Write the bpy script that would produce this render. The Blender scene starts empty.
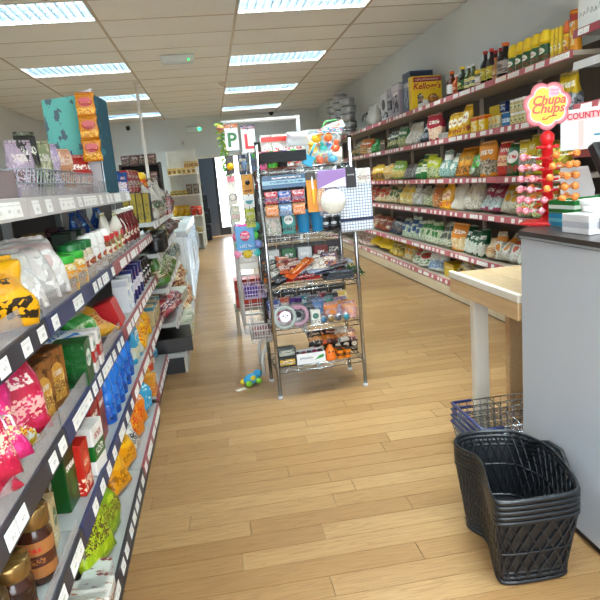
import bpy, bmesh, math, random
from mathutils import Vector, Matrix, Euler

random.seed(7)
PI = math.pi
S = bpy.context.scene
C = S.collection

# ------------------------------------------------------------------ camera
CAM_H = 1.25
PITCH, YAW, ROLL = math.radians(11.443), math.radians(7.414), math.atan(.088)
_F = Vector((math.sin(YAW)*math.cos(PITCH), math.cos(YAW)*math.cos(PITCH), -math.sin(PITCH)))
_R = Vector((math.cos(YAW), -math.sin(YAW), 0))
_U = _R.cross(_F)
_cx = _R*math.cos(ROLL) - _U*math.sin(ROLL)
_cy = _R*math.sin(ROLL) + _U*math.cos(ROLL)
cd = bpy.data.cameras.new('camera')
cam = bpy.data.objects.new('camera', cd); C.objects.link(cam)
cd.sensor_width = 36; cd.lens = 36.0; cd.clip_start = .05; cd.clip_end = 200
m = Matrix((_cx, _cy, -_F)).transposed().to_4x4(); m.translation = (0, 0, CAM_H)
cam.matrix_world = m
S.camera = cam

# ------------------------------------------------------------------ world, daylight, exposure
W = bpy.data.worlds.new('sky'); S.world = W; W.use_nodes = True
_bg = W.node_tree.nodes['Background']
_bg.inputs[0].default_value = (.86, .93, 1.0, 1); _bg.inputs[1].default_value = 9.0
S.view_settings.view_transform = 'Standard'; S.view_settings.look = 'None'
S.view_settings.gamma = 1; S.view_settings.use_curve_mapping = False
S.view_settings.exposure = 0.3
def portal(name, loc, rot, sx, sy):
    l = bpy.data.lights.new(name, 'AREA'); l.shape = 'RECTANGLE'; l.size = sx; l.size_y = sy
    l.cycles.is_portal = True
    o = bpy.data.objects.new(name, l); C.objects.link(o); o.location = loc; o.rotation_euler = rot
portal('front_window_portal', (.6, -1.30, 1.45), (PI/2, 0, 0), 3.4, 2.1)      # daylight through the shop window
portal('rear_door_portal', (.22, 15.35, 1.0), (-PI/2, 0, 0), .8, 2.0)        # daylight through the rear glass door

_sl = bpy.data.lights.new('sun', 'SUN'); _sl.energy = 15; _sl.angle = .01; _sl.color = (1, .93, .82)      # lights the pavement outside the shop window
_so = bpy.data.objects.new('sun', _sl); C.objects.link(_so); _so.rotation_euler = Vector((.45, .22, .86)).to_track_quat('Z', 'Y').to_euler()

# ------------------------------------------------------------------ helpers
def at(x, y, X=None, Y=None, Z=None):
    q = _F + _cx*((x-300)/600) - _cy*((y-300)/600)
    t = X/q.x if X is not None else Y/q.y if Y is not None else (Z-CAM_H)/q.z
    return Vector((0, 0, CAM_H)) + q*t
def yof(px, X, Z):
    """depth of the spot on a shelf front (X, Z) that the photo shows at column px"""
    lo, hi = .6, 30.0
    def col(Y):
        q = Vector((X, Y, Z-CAM_H)); return 300 + 600*q.dot(_cx)/q.dot(_F)
    a = col(lo) > px
    for _ in range(50):
        mid = (lo+hi)/2
        if (col(mid) > px) == a: lo = mid
        else: hi = mid
    return (lo+hi)/2
def lin(c):
    if isinstance(c, str):
        c = c.lstrip('#'); c = [int(c[i:i+2], 16) for i in (0, 2, 4)]
    r = []
    for v in c[:3]:
        v /= 255.; r.append(v/12.92 if v <= .04045 else ((v+.055)/1.055)**2.4)
    return (r[0], r[1], r[2], 1)

class MB:
    def __init__(s): s.v = []; s.f = []; s.sm = []; s.mi = []; s.cur = 0
    def add(s, vs, fs, smooth=False):
        o = len(s.v); s.v += [tuple(v) for v in vs]
        for f in fs:
            s.f.append([i+o for i in f]); s.sm.append(smooth); s.mi.append(s.cur)
        return s
    def box(s, x0, x1, y0, y1, z0, z1, M=None):
        vs = [Vector((x, y, z)) for x in (x0, x1) for y in (y0, y1) for z in (z0, z1)]
        if M is not None: vs = [M @ v for v in vs]
        return s.add(vs, [(0,1,3,2), (4,6,7,5), (0,4,5,1), (2,3,7,6), (0,2,6,4), (1,5,7,3)])
    def bbox(s, x0, x1, y0, y1, z0, z1, b, M=None):
        """box with chamfered edges"""
        vs = []; idx = {}
        X, Y, Z = (x0, x1), (y0, y1), (z0, z1)
        for i in (0, 1):
            for j in (0, 1):
                for k in (0, 1):
                    sx, sy, sz = 1-2*i, 1-2*j, 1-2*k
                    for a in range(3):
                        p = [X[i]+sx*b, Y[j]+sy*b, Z[k]+sz*b]
                        p[a] = (X[i], Y[j], Z[k])[a]
                        idx[(i, j, k, a)] = len(vs); vs.append(Vector(p))
        fs = []
        for a in range(3):
            b1, b2 = [(1, 2), (0, 2), (0, 1)][a]
            for e in (0, 1):
                q = []
                for (p, r) in ((0, 0), (0, 1), (1, 1), (1, 0)):
                    t = [0, 0, 0]; t[a] = e; t[b1] = p; t[b2] = r; q.append(idx[(*t, a)])
                fs.append(q)
        for a in range(3):            # edges along axis a
            b1, b2 = [(1, 2), (0, 2), (0, 1)][a]
            for p in (0, 1):
                for r in (0, 1):
                    t0 = [0, 0, 0]; t0[b1] = p; t0[b2] = r; t1 = list(t0); t1[a] = 1
                    fs.append([idx[(*t0, b1)], idx[(*t1, b1)], idx[(*t1, b2)], idx[(*t0, b2)]])
        for i in (0, 1):
            for j in (0, 1):
                for k in (0, 1): fs.append([idx[(i, j, k, a)] for a in range(3)])
        if M is not None: vs = [M @ v for v in vs]
        return s.add(vs, fs)
    def lathe(s, prof, n=20, c=(0, 0, 0), M=None, smooth=True, caps=True):
        vs = []
        for (r, z) in prof:
            for i in range(n):
                a = 2*PI*i/n; vs.append(Vector((c[0]+r*math.cos(a), c[1]+r*math.sin(a), c[2]+z)))
        fs = []
        for j in range(len(prof)-1):
            for i in range(n):
                k = (i+1) % n; fs.append((j*n+i, j*n+k, (j+1)*n+k, (j+1)*n+i))
        if M is not None: vs = [M @ v for v in vs]
        o = len(s.v); s.add(vs, fs, smooth)
        if caps:
            for row, rev in ((0, True), (len(prof)-1, False)):
                if prof[row][0] > 1e-5:
                    q = [o+row*n+i for i in range(n)]
                    s.f.append(q[::-1] if rev else q); s.sm.append(False); s.mi.append(s.cur)
        return s
    def tube(s, pts, r, n=8, closed=False, caps=True, r2=None):
        pts = [Vector(p) for p in pts]; N = len(pts); vs = []; up = None
        for i, p in enumerate(pts):
            if closed: t = pts[(i+1) % N]-pts[i-1]
            else: t = pts[min(i+1, N-1)]-pts[max(i-1, 0)]
            t.normalize()
            if up is None:
                up = Vector((0, 0, 1)) if abs(t.z) < .9 else Vector((1, 0, 0))
            a = t.cross(up)
            if a.length < 1e-4: a = t.cross(Vector((.3, 1, .2)))
            a.normalize(); b = a.cross(t); up = b
            rr = r if r2 is None else r+(r2-r)*i/max(1, N-1)
            for k in range(n):
                g = 2*PI*k/n; vs.append(p+a*(rr*math.cos(g))+b*(rr*math.sin(g)))
        fs = []
        for j in range(N if closed else N-1):
            j2 = (j+1) % N
            for k in range(n):
                k2 = (k+1) % n; fs.append((j*n+k, j*n+k2, j2*n+k2, j2*n+k))
        o = len(s.v); s.add(vs, fs, True)
        if caps and not closed:
            s.f.append([o+k for k in range(n)]); s.sm.append(False); s.mi.append(s.cur)
            s.f.append([o+(N-1)*n+k for k in range(n)][::-1]); s.sm.append(False); s.mi.append(s.cur)
        return s
    def bar(s, p, q, r, n=6): return s.tube([p, q], r, n)
    def ball(s, c, r, n=12, m=8, sc=(1, 1, 1), M=None):
        prof = [(math.sin(PI*j/m), -math.cos(PI*j/m)) for j in range(m+1)]
        vs = []; 
        for (a, z) in prof:
            for i in range(n):
                g = 2*PI*i/n
                v = Vector((c[0]+r*sc[0]*a*math.cos(g), c[1]+r*sc[1]*a*math.sin(g), c[2]+r*sc[2]*z))
                vs.append(M @ v if M is not None else v)
        fs = [(j*n+i, j*n+(i+1) % n, (j+1)*n+(i+1) % n, (j+1)*n+i) for j in range(m) for i in range(n)]
        return s.add(vs, fs, True)
    def prism(s, pts, y0, y1, M=None):
        """outline in x,z extruded along y"""
        n = len(pts)
        vs = [Vector((x, y0, z)) for x, z in pts]+[Vector((x, y1, z)) for x, z in pts]
        if M is not None: vs = [M @ v for v in vs]
        return s.add(vs, [list(range(n)), list(range(2*n-1, n-1, -1))]+[(i, i+n, (i+1) % n+n, (i+1) % n) for i in range(n)])
    def mesh(s, name, mats):
        me = bpy.data.meshes.new(name); me.from_pydata(s.v, [], s.f)
        for mt in (mats if isinstance(mats, (list, tuple)) else [mats]): me.materials.append(mt)
        me.polygons.foreach_set('use_smooth', s.sm)
        if any(s.mi): me.polygons.foreach_set('material_index', s.mi)
        bm = bmesh.new(); bm.from_mesh(me); bmesh.ops.recalc_face_normals(bm, faces=bm.faces); bm.to_mesh(me); bm.free()
        me.update(); return me
    def build(s, name, mats, parent=None, **k): return ob(name, s.mesh(name, mats), parent, **k)

def ob(name, me, parent=None, loc=None, rot=None):
    o = bpy.data.objects.new(name, me); C.objects.link(o)
    if parent is not None: o.parent = parent
    if loc is not None: o.location = loc
    if rot is not None: o.rotation_euler = rot
    return o
LABELS = {}
def tag(o, label, cat, group=None):
    o['label'] = label; o['category'] = cat
    if group: o['group'] = group
    LABELS.setdefault(label, []).append(group)
    return o
def thing(name, label, cat, loc=(0, 0, 0), rot=(0, 0, 0), group=None):
    return tag(ob(name, None, None, loc, rot), label, cat, group)
def struct(o): o['kind'] = 'structure'; return o
def spawn(name, parts, label, cat, loc, rot=(0, 0, 0), group=None):
    """parts: list of (part name, mesh[, list of (sub name, mesh)])"""
    if len(parts) == 1 and len(parts[0]) == 2:
        return tag(ob(name, parts[0][1], None, loc, rot), label, cat, group)
    t = thing(name, label, cat, loc, rot, group)
    for p in parts:
        c = ob(p[0], p[1], t)
        for q in (p[2] if len(p) > 2 else []): ob(q[0], q[1], c)
    return t
def RX(a): return Matrix.Rotation(a, 4, 'X')
def RY(a): return Matrix.Rotation(a, 4, 'Y')
def RZ(a): return Matrix.Rotation(a, 4, 'Z')
def T(*p): return Matrix.Translation(p)

# ------------------------------------------------------------------ materials
class NT:
    def __init__(s, name):
        s.m = bpy.data.materials.new(name); s.m.use_nodes = True; s.t = s.m.node_tree
        s.b = s.t.nodes['Principled BSDF']
    def n(s, ty, **k):
        x = s.t.nodes.new(ty)
        for a, v in k.items(): setattr(x, a, v)
        return x
    def put(s, sock, v):
        if isinstance(v, bpy.types.NodeSocket): s.t.links.new(v, sock)
        else: sock.default_value = v
    def math(s, op, a, b=0.0, c=0.0):
        x = s.n('ShaderNodeMath', operation=op); s.put(x.inputs[0], a); s.put(x.inputs[1], b); s.put(x.inputs[2], c); return x.outputs[0]
    def mix(s, f, a, b):
        x = s.n('ShaderNodeMix', data_type='RGBA'); s.put(x.inputs[0], f)
        s.put(x.inputs[6], lin(a) if isinstance(a, (str,)) else a); s.put(x.inputs[7], lin(b) if isinstance(b, (str,)) else b)
        return x.outputs[2]
    def noise(s, vec, scale=5, detail=2, rough=.5):
        x = s.n('ShaderNodeTexNoise'); s.put(x.inputs['Vector'], vec); x.inputs['Scale'].default_value = scale
        x.inputs['Detail'].default_value = detail; x.inputs['Roughness'].default_value = rough; return x.outputs[0]
    def vor(s, vec, scale=8):
        x = s.n('ShaderNodeTexVoronoi'); s.put(x.inputs['Vector'], vec); x.inputs['Scale'].default_value = scale; return x
    def coord(s, which='Generated'): return s.n('ShaderNodeTexCoord').outputs[which]
    def mapping(s, vec, sc=(1, 1, 1), loc=(0, 0, 0), rot=(0, 0, 0)):
        x = s.n('ShaderNodeMapping'); s.put(x.inputs[0], vec); x.inputs['Scale'].default_value = sc
        x.inputs['Location'].default_value = loc; x.inputs['Rotation'].default_value = rot; return x.outputs[0]
    def sep(s, vec):
        x = s.n('ShaderNodeSeparateXYZ'); s.put(x.inputs[0], vec); return x.outputs
    def bump(s, h, st=.2, d=.01):
        x = s.n('ShaderNodeBump'); x.inputs['Strength'].default_value = st; x.inputs['Distance'].default_value = d
        s.put(x.inputs['Height'], h); s.t.links.new(x.outputs[0], s.b.inputs['Normal'])
    def done(s, col=None, rough=.5, metal=0, spec=None, coat=0):
        if col is not None: s.put(s.b.inputs['Base Color'], lin(col) if isinstance(col, str) else col)
        s.put(s.b.inputs['Roughness'], rough); s.b.inputs['Metallic'].default_value = metal
        if spec is not None: s.b.inputs['Specular IOR Level'].default_value = spec
        if coat: s.b.inputs['Coat Weight'].default_value = coat; s.b.inputs['Coat Roughness'].default_value = .15
        return s.m
_mc = {}
def mat(col, rough=.5, metal=0, vary=.06, scale=14, **k):
    key = ('p', col, rough, metal, vary, scale)
    if key in _mc: return _mc[key]
    t = NT('plain_'+col.strip('#'))
    n = t.noise(t.coord('Object'), scale, 3)
    c = lin(col); d = tuple(x*(1-vary*2) for x in c[:3])+(1,)
    e = tuple(min(1, x*(1+vary)) for x in c[:3])+(1,)
    _mc[key] = t.done(t.mix(n, d, e), rough, metal, **k)
    return _mc[key]
def emit(col, st):
    key = ('e', col, st)
    if key in _mc: return _mc[key]
    t = NT('emit_'+col.strip('#')); t.b.inputs['Emission Color'].default_value = lin(col); t.b.inputs['Emission Strength'].default_value = st
    _mc[key] = t.done(col, .5); return _mc[key]
def clear(col='#f4f6f8', alpha=.25, rough=.12):
    key = ('c', col, alpha, rough)
    if key in _mc: return _mc[key]
    t = NT('clear_plastic'); n = t.noise(t.coord('Object'), 60, 2)
    t.put(t.b.inputs['Alpha'], t.math('MULTIPLY_ADD', n, .12, alpha-.06)); _mc[key] = t.done(col, rough); return _mc[key]

def pk(style, base, c2='#ffffff', c3='#d0a060', rough=.32, k=1.0, seed=None, metal=0):
    """printed packaging: a procedural print in the object's own generated frame (x across, z up)"""
    key = ('k', style, base, c2, c3, rough, k, metal)
    if key in _mc: return _mc[key]
    sd = (len(_mc)*1.37) % 50
    t = NT('print_'+style)
    g = t.coord(); x, y, z = t.sep(g)
    gm = t.mapping(g, (1, .35, 1.3), (sd, sd*.7, 0))
    n1 = t.noise(gm, 3.2*k, 2); n2 = t.noise(gm, 9*k, 2)
    vc = t.vor(gm, 15*k).outputs['Color']; vr = t.sep(vc)[0]
    vs2 = t.sep(t.vor(gm, 24*k).outputs['Color'])[1]
    def ell(cx, cz, rx, rz):
        a = t.math('DIVIDE', t.math('SUBTRACT', x, cx), rx); b = t.math('DIVIDE', t.math('SUBTRACT', z, cz), rz)
        d = t.math('ADD', t.math('MULTIPLY', a, a), t.math('MULTIPLY', b, b))
        return t.math('LESS_THAN', d, 1.0)
    def band(lo, hi, w=None):
        zz = z if w is None else t.math('ADD', z, t.math('MULTIPLY', t.math('SUBTRACT', n1, .5), w))
        return t.math('MULTIPLY', t.math('GREATER_THAN', zz, lo), t.math('LESS_THAN', zz, hi))
    def rect(cx, cz, rx, rz):
        return t.math('MULTIPLY', t.math('LESS_THAN', t.math('ABSOLUTE', t.math('SUBTRACT', x, cx)), rx),
                      t.math('LESS_THAN', t.math('ABSOLUTE', t.math('SUBTRACT', z, cz)), rz))
    spk = t.math('GREATER_THAN', n2, .6)
    if style == 'plain': col = t.mix(t.math('MULTIPLY', spk, .35), base, c2)
    elif style == 'label':
        col = t.mix(ell(.5, .6, .34, .2), base, c2)
        col = t.mix(t.math('MULTIPLY', rect(.5, .6, .25, .055), t.math('GREATER_THAN', vs2, .45)), col, c3)
        col = t.mix(t.math('MULTIPLY', band(.1, .34, .2), t.math('GREATER_THAN', vr, .5)), col, c3)
    elif style == 'window':
        cont = t.mix(vr, c2, c3)
        col = t.mix(band(.06, .5, .35), base, cont)
        col = t.mix(t.math('MULTIPLY', rect(.5, .72, .32, .07), t.math('GREATER_THAN', vs2, .4)), col, '#f6f2ea')
    elif style == 'contents':
        cont = t.mix(vr, c2, c3); cont = t.mix(t.math('MULTIPLY', t.math('GREATER_THAN', n2, .62), .6), cont, '#ffffff')
        col = t.mix(band(.66, .86), cont, base)
        col = t.mix(ell(.5, .45, .2, .14), col, base)
    elif style == 'blot':
        nb = t.noise(gm, 3.4*k, 6, .72)
        col = t.mix(t.math('GREATER_THAN', nb, .56), base, c2)
        pic = t.mix(t.math('GREATER_THAN', vs2, .5), c3, t.mix(t.math('GREATER_THAN', vr, .5), c2, base))
        col = t.mix(t.math('LESS_THAN', t.math('ADD', t.math('ABSOLUTE', t.math('SUBTRACT', z, .36)), t.math('MULTIPLY', nb, .42)), .36), col, pic)
        col = t.mix(t.math('MULTIPLY', rect(.5, .73, .33, .07), t.math('GREATER_THAN', vs2, .42)), col, t.mix(.6, c3, '#f8f4ec'))
    elif style == 'stripe':
        col = t.mix(band(.3, .62), base, c2)
        col = t.mix(t.math('MULTIPLY', rect(.5, .78, .3, .06), t.math('GREATER_THAN', vs2, .4)), col, c3)
        col = t.mix(t.math('MULTIPLY', rect(.5, .46, .34, .08), t.math('GREATER_THAN', vs2, .5)), col, base)
    elif style == 'box':
        col = t.mix(band(.78, .96), base, c3)
        col = t.mix(rect(.5, .4, .36, .26), col, t.mix(t.math('GREATER_THAN', n1, .5), c2, base))
        col = t.mix(t.math('MULTIPLY', rect(.5, .7, .36, .05), t.math('GREATER_THAN', vs2, .4)), col, '#fbf6ee')
    elif style == 'foil':
        col = t.mix(n1, base, c2); col = t.mix(t.math('GREATER_THAN', n2, .63), col, c3)
    else: raise ValueError(style)
    col = t.mix(t.math('MULTIPLY', n2, .16), col, '#3a3430')
    gm_ = t.n('ShaderNodeGamma'); t.put(gm_.inputs[0], col); gm_.inputs[1].default_value = 1.3; col = gm_.outputs[0]
    if style in ('window', 'contents', 'blot', 'foil', 'label'):
        t.bump(t.noise(t.mapping(g, (1, .5, .7), (sd, 0, 0)), 9, 3, .6), .6, .008)
    _mc[key] = t.done(col, rough, metal); return _mc[key]

CHROME = mat('#a9abae', .24, 1, .03)
STEEL = mat('#b9bbbd', .32, .9, .05)
WHITE = mat('#eceae4', .45)
CARD = mat('#f2efe8', .6)
BLACK = mat('#17171a', .45)
DARK = mat('#2a2826', .6)
# ------------------------------------------------------------------ room shell
CEIL = 2.737
XL, XR, YF, YB = -3.05, 2.58, -1.35, 13.8
def wallmat(c, name):
    t = NT(name); o = t.coord('Object')
    n = t.noise(o, 2.2, 4); f = t.noise(o, 160, 2)
    t.bump(f, .12, .002)
    a = lin(c); return t.done(t.mix(n, tuple(v*.93 for v in a[:3])+(1,), tuple(min(1, v*1.03) for v in a[:3])+(1,)), .75)
WALL = wallmat('#d2d6d5', 'wall_paint')
LOBBY = wallmat('#7d8c9c', 'lobby_paint')
struct(MB().box(XR, XR+.1, YF, YB, 0, CEIL+.2).build('wall_right', WALL))
struct(MB().box(XL-.1, XL, YF, YB, 0, CEIL+.2).build('wall_left', WALL))
DX0, DX1, DZ = -.2, .75, 1.86          # rear doorway
struct(MB().box(XL-.1, DX0, YB, YB+.12, 0, CEIL+.2).box(DX1, XR+.1, YB, YB+.12, 0, CEIL+.2).box(DX0, DX1, YB, YB+.12, DZ, CEIL+.2).build('wall_back', WALL))
mb = MB()
for b in ((XL-.1, -1.15, 0, CEIL+.2), (2.3, XR+.1, 0, CEIL+.2), (-1.15, 2.3, 0, .4), (-1.15, 2.3, 2.5, CEIL+.2)):
    mb.box(b[0], b[1], YF-.1, YF, b[2], b[3])
struct(mb.build('wall_front', WALL))
wf = struct(MB().box(-1.15, 2.3, YF-.06, YF-.02, .4, .46).box(-1.15, 2.3, YF-.06, YF-.02, 2.44, 2.5)
       .box(-1.15, -1.09, YF-.06, YF-.02, .46, 2.44).box(2.24, 2.3, YF-.06, YF-.02, .46, 2.44).box(.55, .61, YF-.06, YF-.02, .46, 2.44).build('window_1', mat('#5a5c60', .4, .3)))
# rear lobby behind the doorway, with its glass door
lm = MB().box(DX0-.5, DX0-.4, YB+.12, 15.4, 0, 2.4).box(1.2, 1.3, YB+.12, 15.4, 0, 2.4)
struct(lm.build('wall_lobby_side', LOBBY))
struct(MB().box(-.7, .13, 15.4, 15.5, 0, 2.4).box(.85, 1.3, 15.4, 15.5, 0, 2.4).box(.13, .85, 15.4, 15.5, 2.05, 2.4).build('wall_lobby_rear', LOBBY))
struct(MB().box(-.7, 1.3, YB+.12, 15.5, 2.4, 2.5).build('ceiling_lobby', LOBBY))
d2 = struct(MB().box(.13, .2, 15.42, 15.46, 0, 2.05).box(.78, .85, 15.42, 15.46, 0, 2.05).box(.2, .78, 15.42, 15.46, 1.97, 2.05).box(.2, .78, 15.42, 15.46, 0, .2).build('door_1', mat('#3a4048', .4)))
MB().box(.2, .78, 15.435, 15.445, .2, 1.97).build('pane', clear('#ffffff', .08, .05), d2)
MB().box(.22, .25, 15.38, 15.42, .9, 1.15).build('door_handle', STEEL, d2)
struct(MB().box(DX0-.05, DX0, YB-.02, YB, 0, DZ+.05).box(DX1, DX1+.05, YB-.02, YB, 0, DZ+.05).box(DX0, DX1, YB-.02, YB, DZ, DZ+.05).build('trim_1', mat('#d8d4cb', .5)))
# outside ground
struct(MB().box(-20, 20, 15.5, 40, -.12, -.02).box(-20, 20, -30, -1.46, -.12, -.02).build('pavement', mat('#c9c3b8', .8)))

# floor: laminate strips running across the aisle
def woodfloor():
    t = NT('laminate'); o = t.coord('Object'); g = t.n('ShaderNodeNewGeometry'); oi = t.n('ShaderNodeObjectInfo')
    r = t.math('FRACT', t.math('ADD', g.outputs['Random Per Island'], t.math('MULTIPLY', oi.outputs['Random'], 1.0)))
    cb = t.n('ShaderNodeCombineXYZ'); t.put(cb.inputs[1], t.math('MULTIPLY', r, 37.0)); t.put(cb.inputs[2], t.math('MULTIPLY', r, 91.0))
    va = t.n('ShaderNodeVectorMath', operation='ADD'); t.put(va.inputs[0], o); t.put(va.inputs[1], cb.outputs[0])
    gr = t.noise(t.mapping(va.outputs[0], (1.6, 26, 1)), 3.5, 4, .6)
    fine = t.noise(t.mapping(va.outputs[0], (5, 150, 1)), 3, 3, .6)
    arch = t.noise(t.mapping(va.outputs[0], (.9, 15, 1)), 2.2, 2)
    ring = t.math('PINGPONG', t.math('MULTIPLY', arch, 9.0), .5)
    a = t.mix(r, '#927047', '#b39265')
    a = t.mix(t.math('MULTIPLY', t.math('SUBTRACT', 1.0, gr), .8), a, '#7c5430')
    a = t.mix(t.math('MULTIPLY', t.math('LESS_THAN', ring, .16), .30), a, '#6a4526')
    a = t.mix(t.math('MULTIPLY', fine, .18), a, '#8a6038')
    t.bump(fine, .06, .002)
    return t.done(a, t.math('MULTIPLY_ADD', gr, .12, .24), 0, .45)
FLOORM = woodfloor()
floor = struct(MB().box(XL, XR, YF, 15.5, -.1, -.008).build('floor', mat('#5e4327', .7)))
PW, GAP = .098, .0012
rnd = random.Random(3)
stuff = MB(); cnt = 0; j = 0; y = -1.35
while y < 15.4:
    x = XL - rnd.uniform(0, .9)
    while x < XR:
        L = rnd.uniform(.55, 1.15); a, b = max(x, XL), min(x+L, XR); x += L
        if b-a < .02: continue
        vis = .9 < y < 7.9 and b > -.5 and a < 2.15 and cnt < 300
        if vis:
            w2, d2_ = (b-a)/2-GAP, PW/2-GAP
            MB().add([(-w2, -d2_, 0), (w2, -d2_, 0), (w2, d2_, 0), (-w2, d2_, 0), (-w2-.001, -d2_-.001, -.008), (w2+.001, -d2_-.001, -.008), (w2+.001, d2_+.001, -.008), (-w2-.001, d2_+.001, -.008)],
                     [(0,1,2,3), (4,5,1,0), (5,6,2,1), (6,7,3,2), (7,4,0,3)]).build('plank', FLOORM, floor, loc=((a+b)/2, y+PW/2, 0)); cnt += 1
        else:
            stuff.add([(a+GAP, y+GAP, 0), (b-GAP, y+GAP, 0), (b-GAP, y+PW-GAP, 0), (a+GAP, y+PW-GAP, 0)], [(0,1,2,3)])
    y += PW
so = stuff.build('plank_field', FLOORM, floor); so['kind'] = 'stuff'

# ceiling: tiles in a T-bar grid, louvred light fittings
TILE = wallmat('#e6e6e3', 'ceiling_tile'); TBAR = mat('#b5a793', .5)
ceiling = struct(MB().box(XL, XR, YF, YB, CEIL+.16, CEIL+.2).build('ceiling', mat('#6a6258', .8)))
XS = [XL, -2.0, -.8, .4, 1.6, XR]
Y0 = .39
rows = [Y0+.6*i for i in range(-3, 23)]
LY = [Y0+2.4*i for i in range(0, 6)]
def is_light(i, y): return i in (1, 3) and any(abs(y-l) < .01 for l in LY)
tc = {}
for i in range(5):
    w = XS[i+1]-XS[i]
    for y in rows:
        if is_light(i, y): continue
        y0, y1 = max(y, YF), min(y+.6, YB)
        if y1-y0 < .05: continue
        key = (round(w, 3), round(y1-y0, 3))
        if key not in tc:
            tc[key] = MB().bbox(-w/2+.009, w/2-.009, -(y1-y0)/2+.009, (y1-y0)/2-.009, 0, .014, .004).mesh('ceiling_tile', TILE)
        ob('ceiling_tile', tc[key], ceiling, loc=((XS[i]+XS[i+1])/2, (y0+y1)/2, CEIL-.002+rnd.uniform(0, .0035)))
for x in XS[1:-1]: MB().box(x-.012, x+.012, YF, YB, CEIL-.004, CEIL+.01).build('runner_bar', TBAR, ceiling)
for y in rows:
    if YF < y < YB: MB().box(XL, XR, y-.009, y+.009, CEIL-.002, CEIL+.01).build('cross_bar', TBAR, ceiling)
hous = MB().box(-.59, .59, -.29, .29, .13, .14).box(-.59, -.58, -.29, .29, 0, .13).box(.58, .59, -.29, .29, 0, .13).box(-.58, .58, -.29, -.28, 0, .13).box(-.58, .58, .28, .29, 0, .13).mesh('housing', mat('#e6e8ea', .35))
LOUV = mat('#929ca5', .3, .85, .04)
blade = MB().box(-.003, .003, -.28, .28, .004, .05).mesh('louvre_blade', LOUV)
longb = MB().box(-.58, .58, -.004, .004, .004, .05).mesh('louvre_rail', LOUV)
tubem = MB().tube([(-.57, 0, 0), (.57, 0, 0)], .014, 10).mesh('tube', emit('#e0f2ff', 2.2))
names = {0: 'nearest', 1: 'second', 2: 'third', 3: 'fourth', 4: 'fifth', 5: 'farthest'}
for i in (1, 3):
    for q, y in enumerate(LY):
        cx = (XS[i]+XS[i+1])/2
        t = thing('ceiling_light', 'louvred fluorescent ceiling light, %s in the row over the %s' % (names[q], 'left shelves' if i == 1 else 'middle of the aisle'), 'ceiling light', (cx, y+.3, CEIL), group='louvred ceiling lights')
        ob('housing', hous, t)
        for k in range(1, 16): ob('louvre_blade', blade, t, loc=(-.58+1.16*k/16, 0, 0))
        for k in (-2, -1, 0, 1, 2): ob('louvre_rail', longb, t, loc=(0, k*.095, 0))
        for k in (-1, 0, 1): ob('tube', tubem, t, loc=(0, k*.19, .085))
        l = bpy.data.lights.new('fluorescent_glow', 'AREA'); l.shape = 'RECTANGLE'; l.size = 1.14; l.size_y = .54
        l.energy = 76; l.color = (.80, .98, 1.0); l.spread = math.radians(115)
        lo = bpy.data.objects.new('fluorescent_glow', l); C.objects.link(lo); lo.parent = t; lo.location = (0, 0, .115)

# small ceiling and wall fittings
t = thing('emergency_light', 'white emergency light box with green lamp hanging under the ceiling', 'emergency light', (-.2, 7.35, CEIL-.085))
MB().bbox(-.19, .19, -.05, .05, 0, .08, .008).build('housing', mat('#cdd3d4', .4), t)
MB().bbox(-.17, .17, -.04, .04, -.012, .001, .004).build('diffuser', mat('#bcc6c8', .3), t)
MB().ball((.12, -.052, .02), .012).build('indicator_lamp', emit('#20e070', 3), t)
t = thing('exit_light', 'white exit light box with green lamp on the back wall', 'exit light', (-.2, YB-.06, 2.42))
MB().bbox(-.18, .18, 0, .058, 0, .13, .01).build('housing', mat('#cfd3cf', .4), t)
MB().bbox(-.16, .16, -.008, .002, .02, .11, .004).build('diffuser', mat('#bfc8c4', .3), t)
MB().ball((.11, -.012, .065), .034).build('indicator_lamp', emit('#30f090', 4), t)
p = at(183, 143, Y=YB)
t = thing('wall_switch', 'small white plate with button on the back wall under exit light', 'switch', (p.x, YB, p.z))
MB().bbox(-.045, .045, -.015, 0, -.06, .06, .004).build('plate', mat('#c9c7c2', .5), t)
MB().bbox(-.02, .02, -.024, -.014, -.03, .03, .003).build('button', mat('#aaa8a4', .5), t)
p = at(128, 128, Y=YB)
t = thing('security_camera', 'small black dome camera on the back wall', 'camera', (p.x, YB, p.z))
MB().bbox(-.04, .04, -.02, 0, -.04, .04, .006).build('mount', BLACK, t)
MB().ball((0, -.04, -.02), .04).build('dome', BLACK, t)
t = thing('smoke_detector', 'round white smoke detector on the ceiling', 'smoke detector', (.35, 9.4, CEIL-.002))
MB().lathe([(.06, 0), (.06, -.012), (.05, -.03), (.028, -.042), (0.0, -.044)], 20).build('cover', mat('#d0c6b8', .5), t)
MB().lathe([(.02, -.044), (.018, -.052), (0, -.054)], 12).build('sensor_cap', mat('#b0a698', .5), t)
p = at(271, 112, Z=CEIL)
t = thing('dome_camera', 'small dark dome camera on the ceiling above the white frame', 'camera', (p.x, p.y, CEIL-.002))
MB().lathe([(.06, 0), (.06, -.02), (.05, -.03)], 16).build('base_ring', BLACK, t)
MB().ball((0, 0, -.03), .045).build('dome', BLACK, t)
t = thing('service_pole', 'thin white service pole rising to the ceiling behind the left shelves', 'pole', (-.845, 8.9, 0))
MB().box(-.02, .02, -.02, .02, 0.004, CEIL-.012).build('column', mat('#cfcac2', .4), t)
MB().bbox(-.035, .035, -.035, .035, CEIL-.035, CEIL-.006, .003).build('ceiling_collar', mat('#cfcac2', .4), t)
MB().bbox(-.04, .04, -.04, .04, 0, .02, .003).build('foot', mat('#cfcac2', .4), t)
p = at(349, 88, Y=12)
t = thing('alarm_bell', 'small dark red alarm sounder high on the right wall', 'alarm', (XR, 11.0, 2.58))
MB().bbox(-.05, 0, -.06, .06, -.06, .06, .008).build('base', mat('#5c1216', .4), t)
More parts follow.
